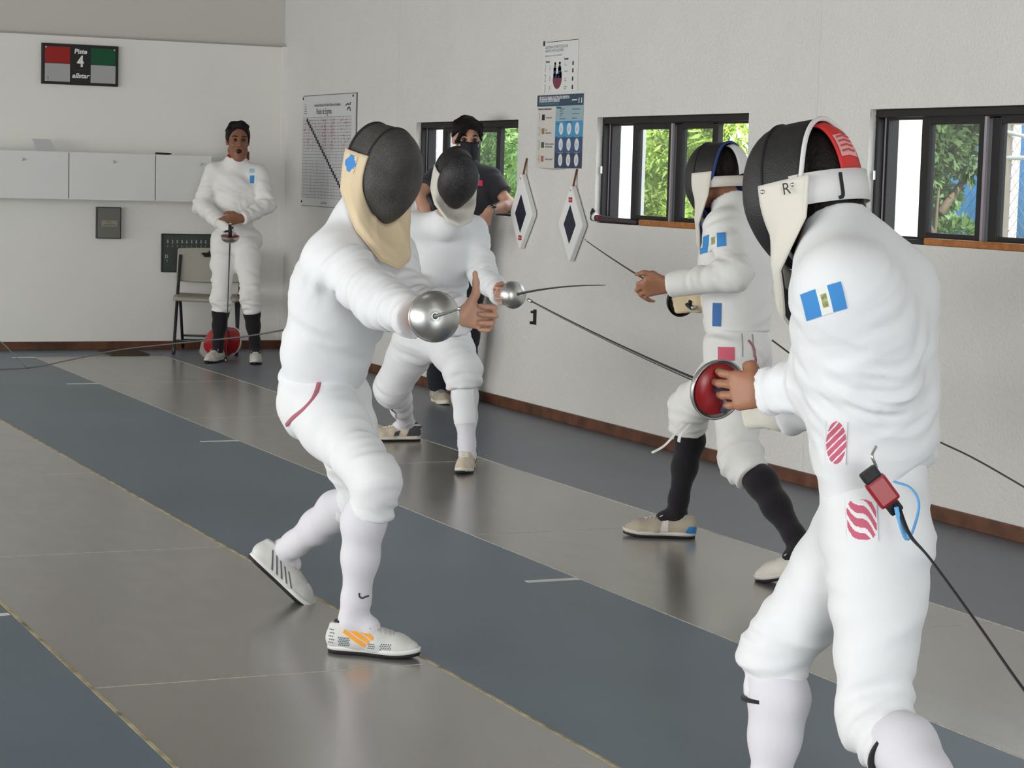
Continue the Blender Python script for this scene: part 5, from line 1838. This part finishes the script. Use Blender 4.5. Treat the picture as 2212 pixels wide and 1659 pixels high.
# ---- fencer in the right foreground, seen from behind ---------------------------------------
def person_four():
    J = dict(pel=at(1892, 1085, 4.44), wai=at(1886, 930, 4.42), che=at(1868, 735, 4.38), neb=at(1824, 548, 4.40), head=at(1742, 408, 4.48),
             shL=at(1818, 618, 4.25), shR=at(1918, 618, 4.50), elL=at(1888, 805, 4.32), wrL=at(1655, 846, 4.50), elR=at(1850, 850, 4.72), wrR=at(1690, 890, 4.80),
             hipL=at(1902, 1165, 4.37), hipR=at(1866, 1165, 4.52), kneL=at(1888, 1560, 4.30), ankL=at(2080, 1800, 4.02), kneR=at(1672, 1405, 4.62), ankR=at(1662, 1742, 4.62),
             toeR=hv(-.8, .6), toeL=hv(-.6, .5, -.5), tf=hv(-.72, .66, -.16), hf=hv(-.74, .66, -.22))
    st = dict(handL=(unit(at(1560, 842, 4.60)-at(1655, 846, 4.50)), hv(-.05, .25, 1), hv(.45, .85, .1), 'hold', 'over', 1.04))
    root, P, g, tf, hm, sp = figure(J, 'large masked fencer in the right foreground, seen from behind with a red head strap', M_skin, st, .0055)
    jk = jacket(root, g, tf, sp, M_white, 41, .0072, hem=(-.01, .25), th=.80, colr=.066, colh=.085, amp=1.5, slv=1.05, colax=at(1806, 470, 4.44)-at(1830, 560, 4.40), hemn=-UPZ+hv(.35, -.2))
    br = breeches(root, g, tf, sp, M_white, 42, .0075, cuff=.10, th=.88, rk=.078, amp=1.0)
    for s in 'LR':
        sk = sock(root, g, s, M_sockw, tf, 43, cuff=.05)
        shoe(root, g['ank'+s], g['toe'+s], UPZ if s == 'R' else unit(np.cross(g['toeL'], np.cross(UPZ, g['toeL']))), M_shoes, (M_rubber,))
        k, a = g['kne'+s], g['ank'+s]
        d = unit(a-k)
        m = MB(); m.lathe([(.056, -.003), (.0675, -.002), (.0672, .006), (.056, .008)], k+d*.1015, frame(d)[:, [1, 2, 0]], 40)
        m.build('dark_band', M_black, br, True)
    hair_cap(root, g['head']+hm[:, 0]*.014, hm, None, .90, nape=.13, fringe=[((-.055, .0, .02), (-.075, .0, -.10), .072, .066)])
    mk, bib, T, G = mask(root, g['head'], hm, M_mesh_black, M_bibw, mat('white_mask_trim', (.70, .70, .69), .6), 'black wire mask with white trim, white strap and red crown band', 1.0,
                    strap=dict(m=mat('white_elastic', (.70, .70, .69), .8), z=(-.045, .018), text='J', side=.05), tongue=dict(m=mat('red_tongue', (.62, .03, .025), .6), w=.036, y=.0, arc=78, tag=mat('printed_label', (.75, .40, .40), .7)), bib_drop=.25, flap_back=.078, flap_top=.012)
    text('lettering', 'R', .034, T((-.038, .126, -.010)), -hm[:, 0], hm[:, 2], M_rubber, mk, 'CENTER', .003)
    for (a, b) in ((.030, .0), (-.045, .0)):
        MB().lathe([(.0001, .003), (.004, .003), (.005, 0)], T((a, .114, -.002)), np.column_stack([hm[:, 0], hm[:, 2], hm[:, 1]]), 12).build('snap', M_metal, mk, True)
    solid(MB().grid([[p+.007*unit((g['head']-p)-hm[:, 2]*((g['head']-p)@hm[:, 2])) for p in r[4:]] for r in G]).build('bib_lining', M_black, bib, True), .003)
    decal(jk, 'flag_patch', jk, at(1830, 603, 3.9), unit(-Fd+.1*Up), unit(UPZ-.28*hv(1, 0)), .072, .052, FLAGM, flag_cols)
    rb = mat('faded_crimson_print', (.58, .12, .19), .8)
    decal(jk, 'crimson_badge', jk, at(1790, 965, 4.0), unit(-Fd-.2*Rt), UPZ, .040, .085, [rb, M_white], lambda u, v: 0 if (u-.5)**2*4+(v-.5)**2*4 < 1 and math.sin(u*16-v*30)+.75 > 0 else 1, 40, 70)
    decal(br, 'crimson_print', br, at(1938, 1152, 3.9), -Fd, UPZ, .055, .080, [rb, M_white], lambda u, v: 0 if math.sin(u*14+v*19+2*math.sin(u*7))+.35 > 0 and (abs(u-.5)*2)**3+(abs(v-.5)*2)**3 < .9 else 1, 40, 56)
    gl = Field(g['wrR']-.3, g['wrR']+.3, .006)
    hand(gl, g['wrR'], hv(-.75, .65), UPZ, hv(.66, .74), 'grip', 'over', 1.12)
    gl.cone(g['wrR'], lerp(g['wrR'], g['elR'], .62), .042, .064, .02)
    skin_field('glove', gl, M_bibw, root)
    # body cord: clip, plug and wire to the reel
    cl = MB()
    c0 = at(1905, 1060, 4.16)
    Mx = np.eye(4); Mx[:3, :3] = np.column_stack([unit(hv(.62, 0, -.78)), hv(0, -1), unit(np.cross(hv(.62, 0, -.78), hv(0, -1)))]); Mx[:3, 3] = c0
    plug = empty('body_cord_plug', (c0[0], c0[1], c0[2]), 'red body cord plug with blue loop hanging at the hip of the right foreground fencer', 'plug')
    MB().box((-.028, -.012, -.022), (.030, .012, .022), Mx, .006).build('plug_body', M_red, plug)
    MB().box((-.050, -.014, -.018), (-.026, .014, .018), Mx, .005).build('collar', M_rubber, plug)
    MB().box((.028, -.010, -.014), (.052, .010, .014), Mx, .005).build('strain_relief', M_rubber, plug)
    MB().tube(curve_pts([at(1892, 965, 4.16), at(1884, 985, 4.14), at(1893, 1010, 4.15), at(1886, 1030, 4.15)], 16), .003, 8).build('clip', M_metal, plug, True)
    MB().tube(curve_pts([at(1930, 1040, 4.14), at(1968, 1055, 4.13), at(1985, 1095, 4.12), at(1962, 1165, 4.12), at(1942, 1120, 4.12), at(1936, 1095, 4.12)], 30), .0045, 8, flat=.5).build('loop', mat('sky_blue_webbing', (.12, .40, .78), .7), plug, True)
    w = curve_pts([at(1938, 1090, 4.14), at(1965, 1155, 4.08), at(2010, 1208, 3.95), at(2110, 1345, 3.75), at(2212, 1490, 3.5), at(2330, 1640, 3.3)], 40)
    tag(MB().tube(w, [.0055-.003*min(1, i/14) for i in range(len(w))], 8).build('reel_wire', M_rubber, None, True), 'thin black reel cord stretching from the right foreground fencer down to the corner', 'cord')
    gc = at(1552, 842, 4.66)
    tip = at(1142, 648, 5.36)
    ep = epee('epee', gc, tip-gc, 'epee of the right foreground fencer with red-lined guard, blade raised to the left', side=UPZ, pad=M_red, R=.066, length=np.linalg.norm(tip-gc)-.06, bend=.006, bend_dir=(0, 0, 1), depth=.045, grip_m=mat('blue_grey_grip', (.05, .07, .12), .5))
    return root
person_four()

# ---- fencer waiting by the back wall --------------------------------------------------------
def person_six():
    D = 15.74
    J = dict(pel=at(508, 505, D+.06), wai=at(507, 455, D+.04), che=at(507, 400, D), neb=at(510, 354, D), head=at(514, 306, D-.03),
             shR=at(462, 370, D), shL=at(560, 374, D), elR=at(436, 443, D-.02), wrR=at(476, 482, D-.22), elL=at(577, 443, D-.02), wrL=at(523, 472, D-.22),
             hipR=at(486, 522, D+.06), hipL=at(532, 522, D+.06), kneR=at(477, 640, D-.02), kneL=at(541, 643, D-.02), ankR=at(470, 757, D+.06), ankL=at(552, 756, D+.06),
             toeR=hv(-.25, -.95), toeL=hv(.12, -1), tf=hv(.1, -1), hf=hv(.25, -.95, -.03), hu=(0, 0, 1))
    st = dict(handL=(hv(-.95, -.25, -.15), hv(-.1, -.5, .8), hv(.1, .9, -.4), 'relaxed', 'side', 1.05), mouth=True, hfw=0, hscale=1, thick=.80)
    root, P, g, tf, hm, sp = figure(J, 'unmasked fencer with black hair and open mouth standing by the back wall', M_skin3, st, .0060)
    jk = jacket(root, g, tf, sp, M_cream, 51, .0085, hem=(-.035, .05), th=.88, amp=1.9, kb=.3, colr=.078, colh=.05)
    breeches(root, g, tf, sp, M_cream, 52, .0085, cuff=.11, th=.86, rk=.083, amp=2.4)
    for s in 'LR':
        sock(root, g, s, M_sockb, tf, 53, r=.95)
        shoe(root, g['ank'+s], g['toe'+s], UPZ, M_shoew, (M_rubber, M_shoew), label='white shoe', size=1.0)
    c, f, l, u = g['head'], hm[:, 0], hm[:, 1], hm[:, 2]
    hair_cap(root, c, hm, 'short black hair swept up', 1.03, fringe=[((.02, -.045, .120), (.055, .020, .128), .026, .022), ((.02, .02, .128), (.045, .055, .108), .026, .018)], front=.45, locks=[((.04, -.065, .115), (.045, -.098, .072), .010, .004)])
    for s in (-1, 1):
        e = c+f*.0845+l*s*.033+u*.014
        MB().lathe([(.0001, .0)]+[(.0120*math.sin(a), .0120*(1-math.cos(a))) for a in np.linspace(.2, 3.0, 8)], e-f*.012, np.column_stack([l, u, f])).build('eye', mat('eye_dark', (.02, .015, .012), .2), root, True)
        MB().tube([c+f*.091+l*s*.014+u*.036, c+f*.091+l*s*.034+u*.042, c+f*.079+l*s*.054+u*.036], [.0035, .004, .002], 6).build('eyebrow', M_hair, root, True)
    MB().lathe([(.0001, .0)]+[(.019*math.sin(a), .010*(1-math.cos(a))) for a in np.linspace(.3, 2.8, 8)], c+f*.068-u*.067, np.column_stack([l, u*.75, f])).build('open_mouth', mat('dark_mouth', (.035, .008, .008), .5), root, True)
    MB().lathe([(.060, -.02), (.068, .0), (.066, .012), (.058, .014)], g['neb']+UPZ*.048+f*.012, frame(unit(f-UPZ*.35))[:, [0, 1, 2]], 32).build('red_collar_lining', M_redc, root, True)
    MB().box((-.012, -.010, -.03), (.014, .010, .03), np.block([[hm, (c+l*.075-u*.10-f*.01)[:, None]], [np.zeros((1, 3)), np.ones((1, 1))]]), .004).build('cord_plug', mat('dark_red_plug', (.16, .012, .02), .5), root)
    decal(jk, 'flag_patch', jk, at(573, 381, D-.3), unit(-Fd+.5*Rt), UPZ, .040, .055, FLAGM, lambda u, v: 0 if u < .75 else 1)
    decal(jk, 'sleeve_badge', jk, at(571, 362, D-.3), unit(-Fd+.5*Rt), UPZ, .03, .03, [mat('pale_blue_badge', (.35, .55, .70), .8)], lambda u, v: 0, 5, 5)
    gl = Field(g['wrR']-.22, g['wrR']+.22, .006)
    hand(gl, g['wrR'], unit(at(494, 502, D-.30)-g['wrR']), hv(.6, -.6, .3), hv(.5, .5, -.5), 'grip', 'over', 1.12)
    gl.cone(g['wrR'], lerp(g['wrR'], g['elR'], .3), .036, .048, .02)
    skin_field('glove', gl, M_cream, root)
    gc = at(497, 510, D-.32)
    tip = on_floor(488, 783, .005)
    epee('epee', gc, tip-gc, 'epee resting point down on the floor before the waiting fencer', side=hv(1, 0), pad=M_red, R=.066, length=np.linalg.norm(tip-gc)-.075, bend=0.0)
    return root
person_six()
# ---- spare red mask lying on the floor behind the waiting fencer's shoes --------------------
fm_c = at(484, 738, 16.06)
fm_c[2] = .125
fm_root = empty('fencing_mask', (fm_c[0], fm_c[1], 0), 'glossy red fencing mask with white rim lying on the floor by the back wall', 'mask')
M_redmesh = mat('glossy_red_mask_mesh', (.40, .010, .014), .25, .5, bump=.4, bscale=300, bdist=.001)
_f = hv(-.75, -.60, .05)
mask(fm_root, fm_c, frame(_f, unit(hv(.9, -.35, .35))), M_redmesh, mat('grey_bib_cloth', (.30, .28, .26), .8), mat('white_mask_rim', (.72, .68, .60), .6), 'red mesh', 1.0, strap=dict(m=mat('grey_elastic', (.35, .33, .30), .8)), bib_drop=.20, flap_back=.03, flap_top=.0)
